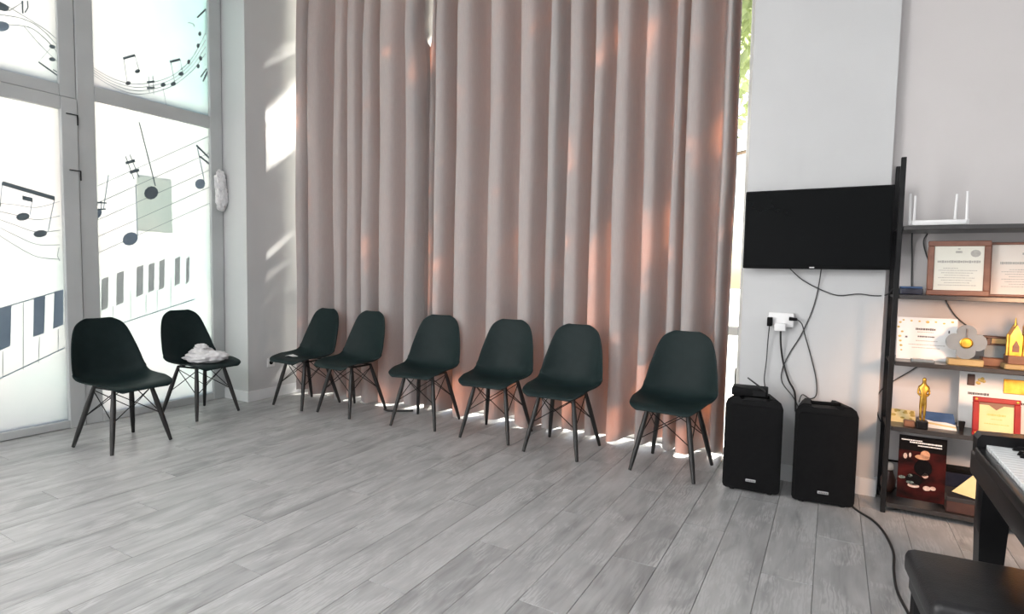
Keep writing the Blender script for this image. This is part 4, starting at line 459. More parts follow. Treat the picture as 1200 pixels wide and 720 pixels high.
# ------------------------------------------------------------------ chairs
PROF = [(0, -.262, .398, .150), (.04, -.252, .415, .182), (.10, -.215, .427, .208), (.22, -.12, .424, .226), (.36, -.01, .414, .236), (.48, .085, .414, .238), (.56, .145, .432, .237),
        (.63, .178, .480, .232), (.71, .197, .560, .222), (.80, .211, .650, .205), (.88, .222, .732, .184), (.945, .230, .795, .158), (.98, .234, .824, .125), (1.0, .235, .836, .078)]
LIFT = [(0, -.012), (.10, .004), (.25, .030), (.45, .048), (.60, .075), (.72, .062), (.85, .035), (1.0, .010)]
def chair(label, x, y, rz):
    t = thing('shell_chair', label, 'chair', (x, y, 0), rz, 'black shell chairs along the windows')
    N, K = 46, 17
    pts = [lerp_tab(PROF, i / N) for i in range(N + 1)]
    for _ in range(2):
        pts = [pts[0]] + [[(a + 2 * b_ + c) / 4 for a, b_, c in zip(pts[i - 1], pts[i], pts[i + 1])] for i in range(1, N)] + [pts[N]]
    P = []
    for i, (py, pz, hw) in enumerate(pts):
        a, c = pts[max(i - 1, 0)], pts[min(i + 1, N)]
        ty, tz = c[0] - a[0], c[1] - a[1]; l = math.hypot(ty, tz); ny, nz = -tz / l, ty / l
        lf = lerp_tab(LIFT, i / N)[0]; row = []
        for k in range(K):
            u = -1 + 2 * k / (K - 1); q = abs(u) ** 2.6 * lf
            row.append((u * hw, py + ny * q, pz + nz * q))
        P.append(row)
    s = MB().grid(P).build('seat_shell', M['shell'], t, True, fix=False)
    md = s.modifiers.new('thick', 'SOLIDIFY'); md.thickness = 0.008; md.offset = -1
    sb = s.modifiers.new('smooth', 'SUBSURF'); sb.levels = 1; sb.render_levels = 1
    top = {}; mid = {}
    for sx in (-1, 1):
        for sy in (-1, 1):
            p0, p1 = Vector((sx * .118, sy * .10 - .01, .402)), Vector((sx * .193, sy * .20, 0.004))
            MB().tube([p0, p0.lerp(p1, .35), p0.lerp(p1, .75), p1], [.0125, .0165, .0145, .0105], 10).build('leg', M['leg'], t, 40)
            top[sx, sy] = p0.lerp(p1, .06); mid[sx, sy] = p0.lerp(p1, .52)
    for (a, c) in (((-1, -1), (1, -1)), ((1, -1), (1, 1)), ((1, 1), (-1, 1)), ((-1, 1), (-1, -1))):
        b = MB(); b.tube([top[a], mid[c]], .0032, 6); b.tube([top[c], mid[a]], .0032, 6); b.build('cross_brace', M['black_metal'], t)
    b = MB()
    for sx in (-1, 1): b.box(sx * .118 - .012, -.12, .392, sx * .118 + .012, .10, .404, .003, 1)
    for sy in (-.11, .09): b.box(-.125, sy - .010, .394, .125, sy + .010, .406, .003, 1)
    b.build('mount_frame', M['black_metal'], t)
    return t
chair('black shell chair nearest the camera before the grey window mullion', -4.085, 1.95, H90 + R(6))
chair('black shell chair with a white fluffy cloth on its seat', -4.42, 2.69, H90 + R(7))
chair('black shell chair against the left end of the curtain, white scrap on seat', -3.985, 3.385, R(-3))
chair('second black shell chair from the left along the curtain', -3.475, 3.42, R(-3))
chair('third black shell chair from the left along the curtain', -2.735, 3.475, R(8))
chair('black shell chair fourth from the left along the curtain', -2.10, 3.50, R(4))
chair('black shell chair fifth along the curtain, second nearest the loudspeakers', -1.552, 3.46, R(0))
chair('black shell chair standing alone beside the loudspeakers', -0.82, 3.485, R(-4))

def lump(name, m, parts, amp, freq, seed, parent=None):
    b = MB()
    for (c, rad) in parts:
        r = bmesh.ops.create_icosphere(b.b, subdivisions=4, radius=1.0)
        for v in r['verts']:
            d = v.co.normalized(); k = 1 + amp * noise.fractal(d * freq + Vector((seed, c[0] * 9, 0)), 0.8, 2.0, 3)
            v.co = Vector((c[0] + d.x * rad[0] * k, c[1] + d.y * rad[1] * k, c[2] + d.z * rad[2] * k))
    return b.build(name, m, parent, True)
t = thing('white_cloth', 'crumpled white fluffy cloth lying on the second chair seat', 'cloth', (-4.39, 2.70, 0.428), R(20))
lump('cloth_body', M['fluff'], [((0, 0, .035), (.15, .13, .045)), ((-.05, .05, .065), (.09, .08, .045)), ((.09, .03, .045), (.09, .09, .04))], .28, 2.2, 3, t)
lump('cloth_knot', M['fluff'], [((-.04, .03, .115), (.055, .035, .025))], .3, 3, 8, t)
o = lump('fabric_bundle', M['fluff'], [((0, 0, .07), (.032, .040, .085)), ((.006, .006, -.05), (.034, .042, .095)), ((.004, .0, .135), (.02, .03, .04)), ((.0, .004, -.13), (.02, .03, .035))], .35, 2.6, 5)
o.location = (-4.752, 3.100, 1.86); o.scale = (1.15, 1.25, 1.05)
tag(o, 'bunched white fabric hanging on the right window jamb', 'cloth')
b = MB(); b.grid([[(-.05, -.03, 0), (-.01, -.035, .012), (.04, -.02, .004)], [(-.045, .02, .004), (.0, .015, .016), (.045, .03, 0)]])
o = b.build('paper_scrap', M['white_paper']); o.location = (-4.04, 3.27, 0.434); o.modifiers.new('t', 'SOLIDIFY').thickness = 0.002
tag(o, 'small white paper scrap on the seat beside the column', 'paper')

# ------------------------------------------------------------------ wall socket on the column, cable end by the curtain
t = thing('column_socket', 'small white wall socket low on the column side', 'socket', (XC, 3.385, 0.325))
MB().box(0, -.04, -.04, .010, .04, .04, .004, 2).build('plate', M['white_plastic'], t)
MB().lathe([(.020, 0), (.020, .003), (.001, .003)], 16).build('socket_hole', M['black_plastic'], t).matrix_local = Matrix.Translation((.009, 0, 0)) @ Matrix.Rotation(H90, 4, 'Y')
tag(MB().tube(spline([(-3.28, 3.60, .006), (-3.20, 3.58, .008), (-3.09, 3.66, .008), (-3.05, 3.70, .006)], 5), .009, 8).build('cable_end', M['cable'], None, True),
    'short black cable end on floor at the curtain hem', 'cable')

# ------------------------------------------------------------------ television
t = thing('television', 'black flat television mounted on the white pillar wall', 'television', (-0.104, 3.55, 1.466), 0)
MB().box(-.362, .0, -.222, .362, .035, .222, .006, 2).build('housing', M['black_plastic'], t, 40)
MB().box(-.353, -.0015, -.205, .353, .001, .214, .0005, 1).build('screen', M['screen'], t)
MB().box(-.016, -.003, -.2165, .008, .0, -.210).build('badge', M['silver'], t)
MB().box(-.15, .034, -.12, .15, .088, .12, .004, 1).build('wall_bracket', M['black_metal'], t)

# ------------------------------------------------------------------ loudspeakers
def speaker(label, x, y, rz):
    t = thing('loudspeaker', label, 'loudspeaker', (x, y, 0), rz, 'black loudspeakers under the television')
    W, HH, Dp = .148, .535, .27
    poly = [(-W + .02, .012), (W - .02, .012), (W - .006, .018), (W, .035), (W, HH - .05), (W - .012, HH - .018), (W - .035, HH), (.085, HH), (.075, HH - .024), (-.065, HH - .024), (-.075, HH),
            (-W + .035, HH), (-W + .012, HH - .018), (-W, HH - .05), (-W, .035), (-W + .006, .018)]
    b = MB().prism(poly, 0, 'y', 0, 1)
    for v in b.b.verts:
        q = v.co.y; v.co.y = q * Dp; v.co.x *= 1 - 0.34 * q; v.co.z = .012 + (v.co.z - .012) * (1 - .04 * q)
    bmesh.ops.bevel(b.b, geom=[e for e in b.b.edges if abs(e.verts[0].co.y - e.verts[1].co.y) < 1e-4], offset=.008, segments=2, affect='EDGES')
    b.build('cabinet', M['cabinet'], t, 35)
    g = MB().prism([(-.132, .04), (-.122, .03), (.122, .03), (.132, .04), (.132, .470), (.118, .488), (-.118, .488), (-.132, .470)], 0, 'y', -.006, .003)
    g.build('grille', M['black_plastic'], t)
    bd = MB().box(-.026, -.010, .066, .026, -.005, .081, .002, 1).build('badge', M['silver'], t)
    b = MB()
    for i in range(5): b.box(-.020 + i * .0085, -.0108, .0705, -.015 + i * .0085, -.0098, .0765)
    b.build('badge_lettering', M['ink'], bd)
    MB().tube([(-.066, .10, HH - .010), (.076, .10, HH - .010)], .010, 8).build('carry_handle', M['black_plastic'], t, True)
    for sx in (-.10, .10):
        for yy in (.035, .225): MB().lathe([(.014, 0), (.014, .013), (.010, .014)], 10, (sx * (1 - .3 * yy / .27), yy, 0)).build('rubber_foot', M['cable'], t)
    return t
speaker('left black loudspeaker, carrying the small wireless receiver box', -0.346, 3.31, R(5))
speaker('right black loudspeaker with open carry handle, near the shelf', 0.003, 3.328, R(8))
t = thing('wireless_receiver', 'small black receiver box with antennas on the left loudspeaker', 'receiver', (-0.372, 3.40, 0.532), R(4))
MB().box(-.10, -.06, 0, .085, .06, .045, .006, 2).build('body', M['black_plastic'], t, 40)
MB().tube([(-.088, .0, .03), (-.088, -.002, .145)], [.005, .004], 8).build('antenna', M['cable'], t)
MB().tube([(.075, -.055, .035), (.03, -.06, .07), (-.02, -.06, .105)], [.006, .005, .004], 8).build('antenna', M['cable'], t)
MB().box(.01, -.064, .006, .075, -.058, .034, .002, 1).build('front_panel', M['piano'], t)

# ------------------------------------------------------------------ power block on the pillar and the cables
t = thing('socket_block', 'white wall socket block with plugs under the television', 'socket', (-0.255, YP, 0.948))
MB().box(-.066, -.035, -.040, .068, 0, .042, .006, 2).build('housing', M['white_plastic'], t, 40)
MB().box(-.070, -.065, -.038, -.042, -.030, .014, .004, 2).build('black_plug', M['black_plastic'], t, 40)
MB().box(-.030, -.070, -.062, .030, -.034, -.018, .006, 2).build('adapter', M['white_plastic'], t, 40)
MB().tube([(.045, -.038, .010), (.085, -.045, .008)], [.011, .008], 8).build('side_plug', M['black_plastic'], t, 40)
def cable(label, pts, rad=.0032, m='grey_cable', nm='power_cable'):
    return tag(MB().tube(spline(pts, 6), rad, 6).build(nm, M[m], None, True), label, 'cable')
cable('cable running from the television to the shelf post', [(-.225, 3.60, 1.25), (-.15, 3.625, 1.18), (-.05, 3.632, 1.125), (.03, 3.632, 1.10), (.12, 3.632, 1.112), (.20, 3.632, 1.105), (.26, 3.66, 1.115), (.29, 3.69, 1.17)])
cable('cable hanging from the television down to the loudspeakers', [(-.062, 3.60, 1.25), (-.075, 3.632, 1.12), (-.10, 3.632, 1.0), (-.15, 3.632, .86), (-.20, 3.632, .76), (-.235, 3.632, .66), (-.232, 3.625, .58), (-.17, 3.622, .50), (-.12, 3.622, .40)])
cable('cable dropping straight from the black plug on the socket block', [(-.311, 3.585, .915), (-.318, 3.61, .82), (-.322, 3.62, .70), (-.328, 3.61, .60), (-.318, 3.58, .54)])
cable('dark cable from the white adapter to the right loudspeaker', [(-.252, 3.59, .888), (-.248, 3.61, .80), (-.232, 3.625, .70), (-.20, 3.62, .60), (-.165, 3.622, .53), (-.155, 3.622, .42)], .0055, 'cable')
cable('cable looping from the side plug behind the right loudspeaker', [(-.17, 3.595, .956), (-.145, 3.61, .93), (-.125, 3.625, .86), (-.09, 3.63, .74), (-.06, 3.63, .62), (-.055, 3.625, .53), (-.085, 3.622, .505), (-.125, 3.61, .525), (-.14, 3.60, .48)])
cable('black cable crossing the floor from the right loudspeaker', [(.125, 3.40, .02), (.160, 3.35, .006), (.225, 3.25, .006), (.262, 3.12, .006), (.283, 2.92, .006), (.270, 2.72, .006), (.268, 2.55, .006), (.292, 2.38, .006), (.33, 2.15, .006)], .0055, 'cable')
cable('cable drooping on the wall behind the lower shelves', [(.44, 3.69, .755), (.38, 3.69, .70), (.31, 3.69, .64), (.262, 3.69, .59), (.235, 3.69, .52), (.25, 3.69, .44), (.28, 3.69, .38)])
cable('thin cable hanging from the router behind the top shelf', [(.345, 3.60, 1.455), (.352, 3.67, 1.40), (.36, 3.69, 1.30), (.365, 3.69, 1.17), (.37, 3.66, 1.125)], .0035)
cable('thin cable curving on the wall behind the framed certificate', [(.42, 3.69, 1.44), (.405, 3.69, 1.40), (.42, 3.69, 1.33), (.47, 3.69, 1.2), (.52, 3.69, 1.08), (.57, 3.69, 1.0), (.63, 3.69, .95)], .003)

# ------------------------------------------------------------------ shelf unit
SX0, SX1, SY0, SY1 = 0.275, 1.32, 3.405, 3.675
t = thing('shelf_unit', 'tall black metal shelf unit with dark boards by the wall', 'shelf')
for px in (SX0, SX1):
    for (py, q) in ((SY0, 0), (SY1, 1)):
        MB().box(px - .011, py, 0, px + .011, py + .024, 1.80, .002, 1).build('post', M['black_metal'], t)
TOPS = (0.055, 0.452, 0.785, 1.121, 1.462)
for z in TOPS:
    MB().box(SX0 + .014, SY0 + .002, z - .022, SX1 - .014, SY1 + .022, z, .002, 1).build('shelf_board', M['board'], t)
for z in (0.20,):
    MB().tube([(SX0, SY1 + .012, z), (SX1, SY1 + .012, z)], .006, 6).build('back_rail', M['black_metal'], t)
for px in (SX0, SX1):
    for z in TOPS: MB().tube([(px, SY0 + .02, z - .012), (px, SY1 + .005, z - .012)], .008, 6).build('side_rail', M['black_metal'], t)

def leaning(name, label, cat, x0, x1, z0, z1, y, lean, m, thick=.004, frame=None, group=None):
    """flat thing standing on a shelf, leaning back by `lean` radians"""
    t = thing(name, label, cat, ((x0 + x1) / 2, y, z0), 0, group, rot=(-lean, 0, 0))
    hw, h = (x1 - x0) / 2, z1 - z0
    if frame:
        fw, fm, inm = frame
        for (a, c, d, e) in ((-hw, hw, 0, fw), (-hw, hw, h - fw, h), (-hw, -hw + fw, fw, h - fw), (hw - fw, hw, fw, h - fw)):
            MB().box(a, -.010, d, c, .010, e, .003, 1).build('frame_side', fm, t)
        sh = MB().box(-hw + fw, -.002, fw, hw - fw, .008, h - fw).build('sheet', inm, t)
        return t, sh, -.0022
    sh = MB().box(-hw, 0, 0, hw, thick, h).build('sheet', m, t)
    return t, sh, -.0003
def lines(parent, y, rows, m, nm='print_line'):
    b = MB()
    for (x, z, wd, ht) in rows: b.box(x - wd / 2, y - .0006, z - ht / 2, x + wd / 2, y, z + ht / 2)
    o = b.build(nm, M[m], parent); o['kind'] = 'stuff'; return o
def words(x, z, wd, ht, seed):
    r = random.Random(seed); out = []; p = x - wd / 2
    while p < x + wd / 2 - .004:
        l = r.uniform(.004, .011); out.append((p + l / 2, z, l * .82, ht * r.uniform(.7, 1))); p += l
    return out

# second shelf: framed certificates
def framed(label, x0, x1, z0, z1, y, inm, fm, fw, seed):
    t, sh, yy = leaning('framed_certificate', label, 'certificate', x0, x1, z0, z1, y, .09, None, frame=(fw, fm, inm), group='framed certificates on the second shelf')
    h = z1 - z0; wd = x1 - x0
    lines(sh, yy, words(0, h * .62, wd * .68, .013, seed) + words(-.03, h * .50, .06, .004, seed + 1), 'pale_ink', 'heading_print')
    r = []
    for k in range(7): r += words(-.005, h * (.46 - .045 * k), wd * (.60 - .10 * (k % 3)), .0035, seed + 3 + k)
    lines(sh, yy, r, 'pale_ink', 'text_print')
    b = MB()
    b.prism([(.065 + .020 * math.cos(i * .5236), h - .062 + .018 * math.sin(i * .5236)) for i in range(12)], 0, 'y', yy - .0008, yy)
    b.build('round_seal', M['pale_ink'], sh)
    lines(sh, yy, [(0, h - .040, .010, .006), (0, h - .055, .026, .010)], 'pale_ink', 'emblem_print')
    return t
framed('brown framed cream certificate on the second shelf', .408, .655, TOPS[3], 1.392, 3.50, M['paper'], M['walnut'], .026, 4)
framed('rose tinted certificate partly behind the brown framed one', .652, .93, TOPS[3], 1.385, 3.535, M['rose_paper'], M['walnut'], .012, 14)
t = thing('blue_box', 'small dark blue box beside the brown framed certificate', 'box', (.352, 3.56, TOPS[3]))
MB().box(-.05, -.05, 0, .045, .05, .030, .004, 2).build('body', M['navy'], t); MB().box(-.048, -.048, .030, .043, .048, .040, .003, 1).build('lid', M['blue_print'], t)

# top shelf: router
t = thing('router', 'white four antenna router on the top shelf board', 'router', (.435, 3.515, TOPS[4]), R(-2))
MB().box(-.108, -.06, .004, .112, .06, .030, .006, 2).build('body', M['white_plastic'], t, 40)
for (ax, ay, tilt) in ((-.112, -.045, -.006), (-.090, .055, 0), (.075, .055, .004), (.112, -.045, -.004)):
    MB().tube([(ax, ay, .006), (ax, ay, .030), (ax + tilt * .3, ay, .032), (ax + tilt, ay, .165)], [.009, .009, .0065, .0055], 8).build('antenna', M['white_plastic'], t, 40)

# third shelf: certificate, grey award, wooden award, gold building trophy
t, sh, yy = leaning('gilt_certificate', 'white certificate with gold ornaments leaning on the third shelf', 'certificate', .303, .553, TOPS[2], 1.002, 3.545, .10, M['white_paper'])
r = random.Random(2); b = MB()
for i in range(7):
    for (cx, cz) in ((-.115 + r.uniform(-.006, .012), .045 + i * .024), (-.10 + i * .034, .198 + r.uniform(-.006, .004))):
        b.ball((cx, yy, cz), .0075 * r.uniform(.6, 1.1), 1, .12, .8, 8, 5)
b.build('gold_ornament', M['gold_print'], sh)
lines(sh, yy, words(-.005, .158, .085, .012, 3) + words(0, .120, .075, .008, 5), 'ink', 'heading_print')
lines(sh, yy, words(-.005, .143, .07, .004, 8) + words(0, .098, .09, .004, 6) + words(0, .078, .15, .004, 7) + words(0, .062, .12, .004, 9), 'pale_ink', 'text_print')
lines(sh, yy, [(.095, .115, .014, .010), (-.085, .115, .010, .009), (.092, .150, .006, .014)], 'ink', 'mark_print')
tag(MB().box(.36, 3.44, TOPS[2], .455, 3.50, TOPS[2] + .012, .003, 1).build('card_holder', M['glass_award']), 'small clear card holder before the gilt certificate', 'holder')
t = thing('flower_award', 'grey clover shaped award with gold medal on wood base', 'trophy', (.575, 3.47, TOPS[2]))
MB().box(-.070, -.03, 0, .068, .03, .030, .003, 1).build('wood_base', M['wood_base'], t)
pl = []
for i in range(72):
    a = 2 * math.pi * i / 72; rr = .052 + .028 * abs(math.cos(2 * a)) ** .7
    pl.append((rr * math.cos(a), .112 + rr * math.sin(a) * 1.05))
MB().prism(pl, 0, 'y', -.006, .006).build('clover_plate', M['glass_award'], t)
md = MB().lathe([(.026, 0), (.026, .004), (.022, .006), (.020, .004), (.001, .005)], 24).build('gold_medal', M['gold'], t, 40)
md.matrix_local = Matrix.Translation((.0, -.006, .108)) @ Matrix.Rotation(H90, 4, 'X')
MB().box(-.003, -.010, .128, .003, -.006, .178).build('ribbon', M['ink'], t)
t = thing('wooden_award', 'brown wooden desk award beside the gold building trophy', 'trophy', (.70, 3.53, TOPS[2]))
MB().box(-.055, -.035, 0, .075, .035, .040, .004, 1).build('base', M['brown'], t)
MB().box(-.045, -.004, .040, .060, .008, .115, .002, 1).build('plate', M['glass_award'], t)
MB().box(-.050, -.016, .135, .055, .018, .145, .002, 1).build('top_bar', M['dark_brown'], t)
MB().box(-.038, -.012, .100, -.022, .014, .135, .002, 1).build('post', M['dark_brown'], t)
MB().box(-.022, -.010, .100, .058, .012, .110, .002, 1).build('lower_bar', M['dark_brown'], t)
MB().box(-.018, -.006, .110, .056, .008, .134).build('inset', M['wood_base'], t)
t = thing('building_trophy', 'gold building shaped trophy with gables on the third shelf', 'trophy', (.815, 3.47, TOPS[2])); t.scale = (1.18, 1.1, 1.1)
MB().box(-.085, -.045, 0, .085, .045, .022, .004, 1).build('plinth', M['wood_base'], t)
MB().box(-.075, -.038, .022, .075, .038, .060, .003, 1).build('base_step', M['brown'], t)
for (tx, tw, th) in ((-.052, .040, .175), (0, .048, .215), (.052, .040, .175)):
    b = MB().prism([(tx - tw / 2, .06), (tx + tw / 2, .06), (tx + tw / 2, th - .035), (tx, th + .015), (tx - tw / 2, th - .035)], 0, 'y', -.030, .030); tw_o = b.build('gabled_tower', M['gold'], t)
    MB().prism([(tx - .010, .075), (tx + .010, .075), (tx + .010, th - .075), (tx, th - .050), (tx - .010, th - .075)], 0, 'y', -.034, -.029).build('arched_window', M['brown'], tw_o)
    MB().tube([(tx, 0, th + .005), (tx, 0, th + .045)], [.006, .001], 8).build('spire', M['gold'], tw_o)
for tx in (-.078, -.026, .026, .078): MB().tube([(tx, -.034, .06), (tx, -.034, .150)], .006, 8).build('column', M['gold'], t, 40)

# fourth shelf: gold figure, booklets, white board, red framed diploma
t = thing('gold_statuette', 'slim gold figure statuette on a black base', 'trophy', (.418, 3.445, TOPS[1]))
MB().box(-.024, -.024, 0, .024, .024, .042, .004, 2).build('base', M['piano'], t)
sk = bpy.data.meshes.new('figure')
vv = [(0, 0, .145, .017), (0, 0, .175, .019), (0, .002, .203, .023), (0, .001, .226, .010), (0, -.003, .246, .0145), (0, -.002, .258, .011),
      (-.011, 0, .120, .013), (-.011, -.003, .085, .0095), (-.010, 0, .046, .008), (.011, 0, .120, .013), (.011, -.003, .085, .0095), (.010, 0, .046, .008),
      (-.027, .002, .208, .0085), (-.034, .0, .178, .0068), (-.014, -.020, .163, .006), (.027, .002, .208, .0085), (.034, .0, .178, .0068), (.014, -.020, .166, .006),
      (-.010, -.014, .046, .006), (.010, -.014, .046, .006)]
ee = [(0, 1), (1, 2), (2, 3), (3, 4), (4, 5), (0, 6), (6, 7), (7, 8), (0, 9), (9, 10), (10, 11), (2, 12), (12, 13), (13, 14), (2, 15), (15, 16), (16, 17), (8, 18), (11, 19)]
sk.from_pydata([v[:3] for v in vv], ee, []); sk.materials.append(M['gold'])
fo = bpy.data.objects.new('figure', sk); C.objects.link(fo); fo.parent = t
s_ = fo.modifiers.new('skin', 'SKIN'); s_.use_smooth_shade = True
for i, v in enumerate(vv): sk.skin_vertices[0].data[i].radius = (v[3], v[3]); sk.skin_vertices[0].data[i].use_root = (i == 0)
fo.scale = (.70, .8, 1.0)
fo.modifiers.new('sub', 'SUBSURF').levels = 1
fo.modifiers['sub'].render_levels = 2
t, sh, yy = leaning('gold_booklet', 'gold patterned booklet lying at the left end of the fourth shelf', 'booklet', .296, .405, TOPS[1], .545, 3.53, 0.95, M['yellow_paper'], .006)
r = random.Random(5); b = MB()
for i in range(14): b.ball((r.uniform(-.045, .045), yy, r.uniform(.015, .09)), r.uniform(.006, .013), 1, .15, .8, 8, 5)
b.build('gold_ornament', M['gold_print'], sh)
tag(MB().box(.345, 3.44, TOPS[1], .392, 3.48, TOPS[1] + .030, .003, 1).build('small_box', M['brown']), 'small brown box left of the gold statuette', 'box')
t, sh, yy = leaning('blue_booklet', 'blue and white booklet lying behind the gold statuette', 'booklet', .432, .565, TOPS[1], .575, 3.485, 1.05, M['white_paper'], .006)
sh.parent = t
b = MB().prism([(-.066, .062), (-.02, .050), (.03, .052), (.066, .040), (.066, .122), (-.066, .122)], 0, 'y', yy - .001, yy); b.build('blue_band', M['blue_print'], sh)
b = MB().prism([(-.066, .032), (.0, .022), (.066, .016), (.066, .026), (.0, .034), (-.066, .046)], 0, 'y', yy - .001, yy); b.build('tan_band', M['yellow_paper'], sh)
tag(MB().prism([(-.008, 0), (.008, 0), (.013, .048), (-.013, .048)], 0, 'y', -.01, .01).build('black_stand', M['black_plastic']), 'small black flared stand left of the red framed diploma', 'stand')
bpy.data.objects['black_stand'].location = (.585, 3.50, TOPS[1])
t, sh, yy = leaning('white_board', 'large white diploma standing behind the red framed one', 'certificate', .585, .93, TOPS[1], .735, 3.60, .10, M['white_paper'], .012)
lines(sh, yy, words(-.095, .175, .085, .014, 21) + words(.10, .145, .06, .012, 25), 'ink', 'heading_print')
MB().box(.0, -.006, .190, .17, 0, .262, .002, 1).build('gold_band', M['gold'], sh)
MB().box(-.142, -.006, .215, -.112, 0, .272, .002, 1).build('brown_tab', M['dark_brown'], sh)
b = MB()
for i in range(6): b.ball((-.088 + .012 * math.cos(i), yy, .240 + .013 * math.sin(i * 1.3)), .008, 1, .2, 1, 8, 5)
b.build('gold_ornament', M['gold_print'], sh)
t, sh, yy = leaning('red_diploma', 'red framed diploma leaning on the fourth shelf above the piano', 'certificate', .615, .792, TOPS[1] + .002, .640, 3.435, .16, None, frame=(.024, M['red_lacquer'], M['yellow_paper']))
MB().prism([(-.064, .165), (.064, .165), (.064, .150), (.028, .150), (.0, .128), (-.028, .150), (-.064, .150)], 0, 'y', yy - .0012, yy).build('crest_print', M['brown'], sh)
lines(sh, yy, words(0, .105, .07, .010, 31) + words(0, .085, .04, .004, 32) + words(0, .062, .09, .005, 33), 'gold_print', 'text_print')
b = MB()
for (cx, cz) in ((-.076, .174), (.076, .174), (-.076, .012), (.076, .012)): b.ball((cx, -.011, cz), .006, 1, .4, 1, 8, 6)
b.build('corner_stud', M['gold'], t)

# bottom shelf: poster, ornament, boxes, yellow sheet
t, sh, yy = leaning('concert_poster', 'dark red concert poster leaning on the bottom shelf', 'poster', .332, .528, TOPS[0] + .03, .405, 3.440, .07, M['poster_dark'], .005)
MB().box(-.098, yy - .0008, .245, .098, yy, .320).build('dark_header', M['poster_black'], sh)
def pp(nm, m, items):
    b = MB()
    for (cx, cz, rx, rz) in items: b.prism([(cx + rx * math.cos(i * .4488), cz + rz * math.sin(i * .4488)) for i in range(14)], 0, 'y', yy - .002, yy - .0009)
    o = b.build(nm, M[m], sh); o['kind'] = 'stuff'; return o
lines(sh, yy - .001, words(-.045, .298, .09, .006, 41) + words(.01, .288, .13, .008, 42) + words(.03, .274, .10, .006, 43), 'white_paper', 'heading_print')
pp('printed_face', 'poster_skin', [(.012, .232, .020, .022), (.0, .218, .030, .012)])
pp('printed_dress', 'poster_black', [(.006, .165, .038, .042), (-.03, .10, .035, .03)])
pp('printed_hands', 'poster_pale', [(.016, .128, .013, .013), (-.03, .07, .025, .010), (.025, .066, .016, .012), (.05, .070, .012, .010), (-.07, .215, .008, .014), (-.05, .222, .005, .012)])
pp('printed_flowers', 'poster_teal', [(-.045, .118, .010, .008), (-.045, .085, .016, .008), (-.08, .105, .014, .008)])
t = thing('dark_ornament', 'small dark jar with pale top beside the poster', 'jar', (.306, 3.60, TOPS[0]))
MB().lathe([(.022, 0), (.034, .03), (.036, .07), (.022, .105), (.018, .12), (.001, .12)], 16).build('jar_body', M['glass_award'], t, True).data.materials[0] = M['dark_brown']
MB().ball((0, 0, .135), .026, 1, 1, .9).build('pale_top', M['rose_paper'], t, True)
t = thing('dark_box', 'dark box standing behind the yellow sheet', 'box', (.62, 3.655, TOPS[0]))
MB().box(-.09, -.04, 0, .09, .04, .150, .004, 1).build('body', M['navy'], t); MB().box(-.092, -.042, .150, .092, .042, .170, .004, 1).build('lid', M['black_plastic'], t)
t = thing('brown_box', 'low dark brown box under the yellow sheet', 'box', (.735, 3.52, TOPS[0]))
MB().box(-.20, -.09, 0, .20, .09, .075, .004, 1).build('body', M['dark_brown'], t); MB().box(-.202, -.092, .055, .202, .092, .078, .004, 1).build('lid', M['board'], t)
o = MB().prism([(-.085, .020), (.0, .115), (.040, .125), (.045, -.005)], 0, 'y', 0, .006).build('yellow_sheet', M['yellow_paper'])
o.location = (.640, 3.44, TOPS[0] + .083); o.rotation_euler = (R(-14), 0, 0)
tag(o, 'yellow paper sheet leaning low beside the piano leg', 'paper')
tag(MB().box(.70, 3.42, TOPS[0] + .079, .752, 3.47, TOPS[0] + .105, .003, 1).build('grey_box', M['glass_award']), 'small grey box on the low brown box', 'box')

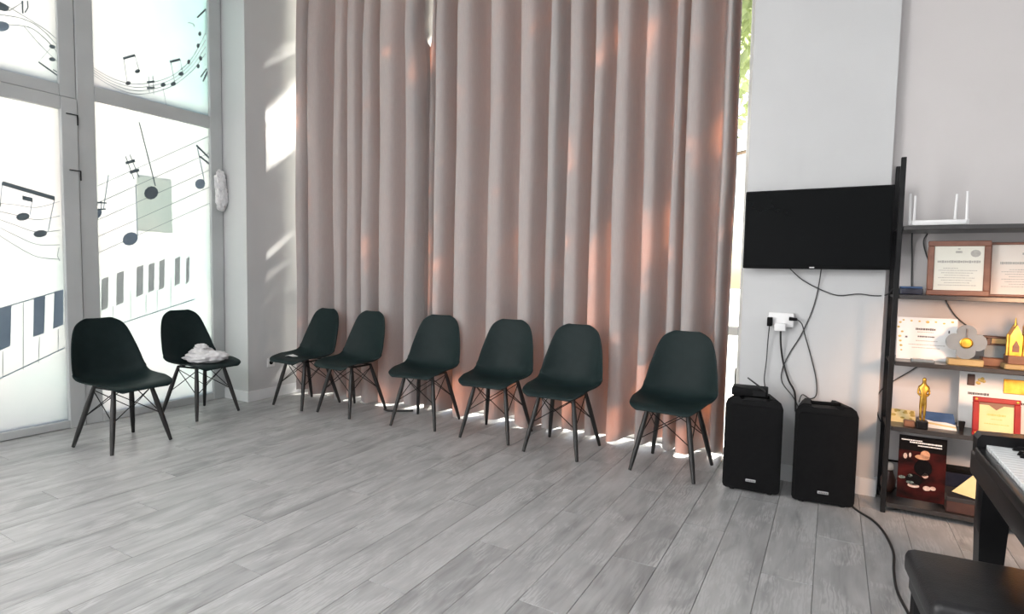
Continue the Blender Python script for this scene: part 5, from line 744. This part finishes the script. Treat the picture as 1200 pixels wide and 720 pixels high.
# ------------------------------------------------------------------ digital piano and its bench
t = thing('digital_piano', 'black digital piano at the right edge of frame', 'piano', (0, 0, 0))
PX0, PX1, PY0, PY1 = 0.368, 0.735, 0.70, 2.055
MB().box(PX0, PY0, .645, PX1, PY1, .712, .006, 2).build('key_bed', M['piano'], t, 40)
MB().box(PX0, PY0 + .05, .700, PX0 + .022, PY1 - .05, .733, .005, 2).build('key_slip', M['piano'], t, 40)
for (a, c) in ((PY0, PY0 + .052), (PY1 - .052, PY1)):
    MB().prism([(PX0 + .004, .66), (PX1, .66), (PX1, .85), (PX1 - .10, .85), (PX0 + .20, .775), (PX0 + .012, .768), (PX0 + .004, .755)], 0, 'y', a, c).build('cheek_block', M['piano'], t)
MB().prism([(PX0 + .175, .71), (PX1 - .01, .71), (PX1 - .01, .845), (PX1 - .10, .845), (PX0 + .19, .77)], 0, 'y', PY0 + .052, PY1 - .052).build('control_panel', M['piano'], t)
MB().box(PX1 - .03, PY0 + .05, .22, PX1 - .012, PY1 - .05, .645, .002, 1).build('back_panel', M['piano'], t)
for yy2 in (PY0 + .06, PY1 - .06):
    b = MB().prism([(PX0 + .018, 0), (PX0 + .072, 0), (PX0 + .066, .28), (PX0 + .074, .50), (PX0 + .085, .646), (PX0 + .012, .646), (PX0 + .014, .50), (PX0 + .022, .28)], 0, 'y', yy2 - .035, yy2 + .035)
    bmesh.ops.bevel(b.b, geom=list(b.b.edges), offset=.004, segments=1, affect='EDGES'); b.build('leg', M['piano'], t, 40)
    MB().box(PX1 - .06, yy2 - .03, 0, PX1 - .012, yy2 + .03, .646, .003, 1).build('leg', M['piano'], t)
KY = PY1 - .054; kw = (KY - (PY0 + .054)) / 52
wk = None; bk = None
for i in range(52):
    if wk is None: o = wk = MB().box(PX0 + .024, -kw + .0006, .712, PX0 + .172, -.0006, .742, .0012, 1).build('white_key', M['key_white'], t)
    else: o = bpy.data.objects.new('white_key', wk.data); C.objects.link(o); o.parent = t
    o.location = (0, KY - i * kw, 0)
    if i < 51 and (i + 5) % 7 not in (2, 6):
        if bk is None:
            bk = MB().prism([(PX0 + .074, .742), (PX0 + .172, .742), (PX0 + .172, .754), (PX0 + .080, .754)], 0, 'y', -.0055, .0055).build('black_key', M['piano'], t); q = bk
        else: q = bpy.data.objects.new('black_key', bk.data); C.objects.link(q); q.parent = t
        q.location = (0, KY - (i + 1) * kw, 0)
t = thing('piano_bench', 'black padded piano bench in the bottom right corner', 'bench', (.480, 1.652, 0), R(5))
MB().box(-.275, -.145, .432, .275, .145, .500, .022, 4).build('cushion', M['leather'], t, 50)
MB().box(-.262, -.132, .392, .262, .132, .434, .004, 1).build('seat_frame', M['piano'], t)
for sx in (-.24, .24):
    for sy in (-.11, .11): MB().tube([(sx, sy, .395), (sx * 1.02, sy * 1.02, 0)], [.020, .016], 8).build('leg', M['piano'], t, 40)
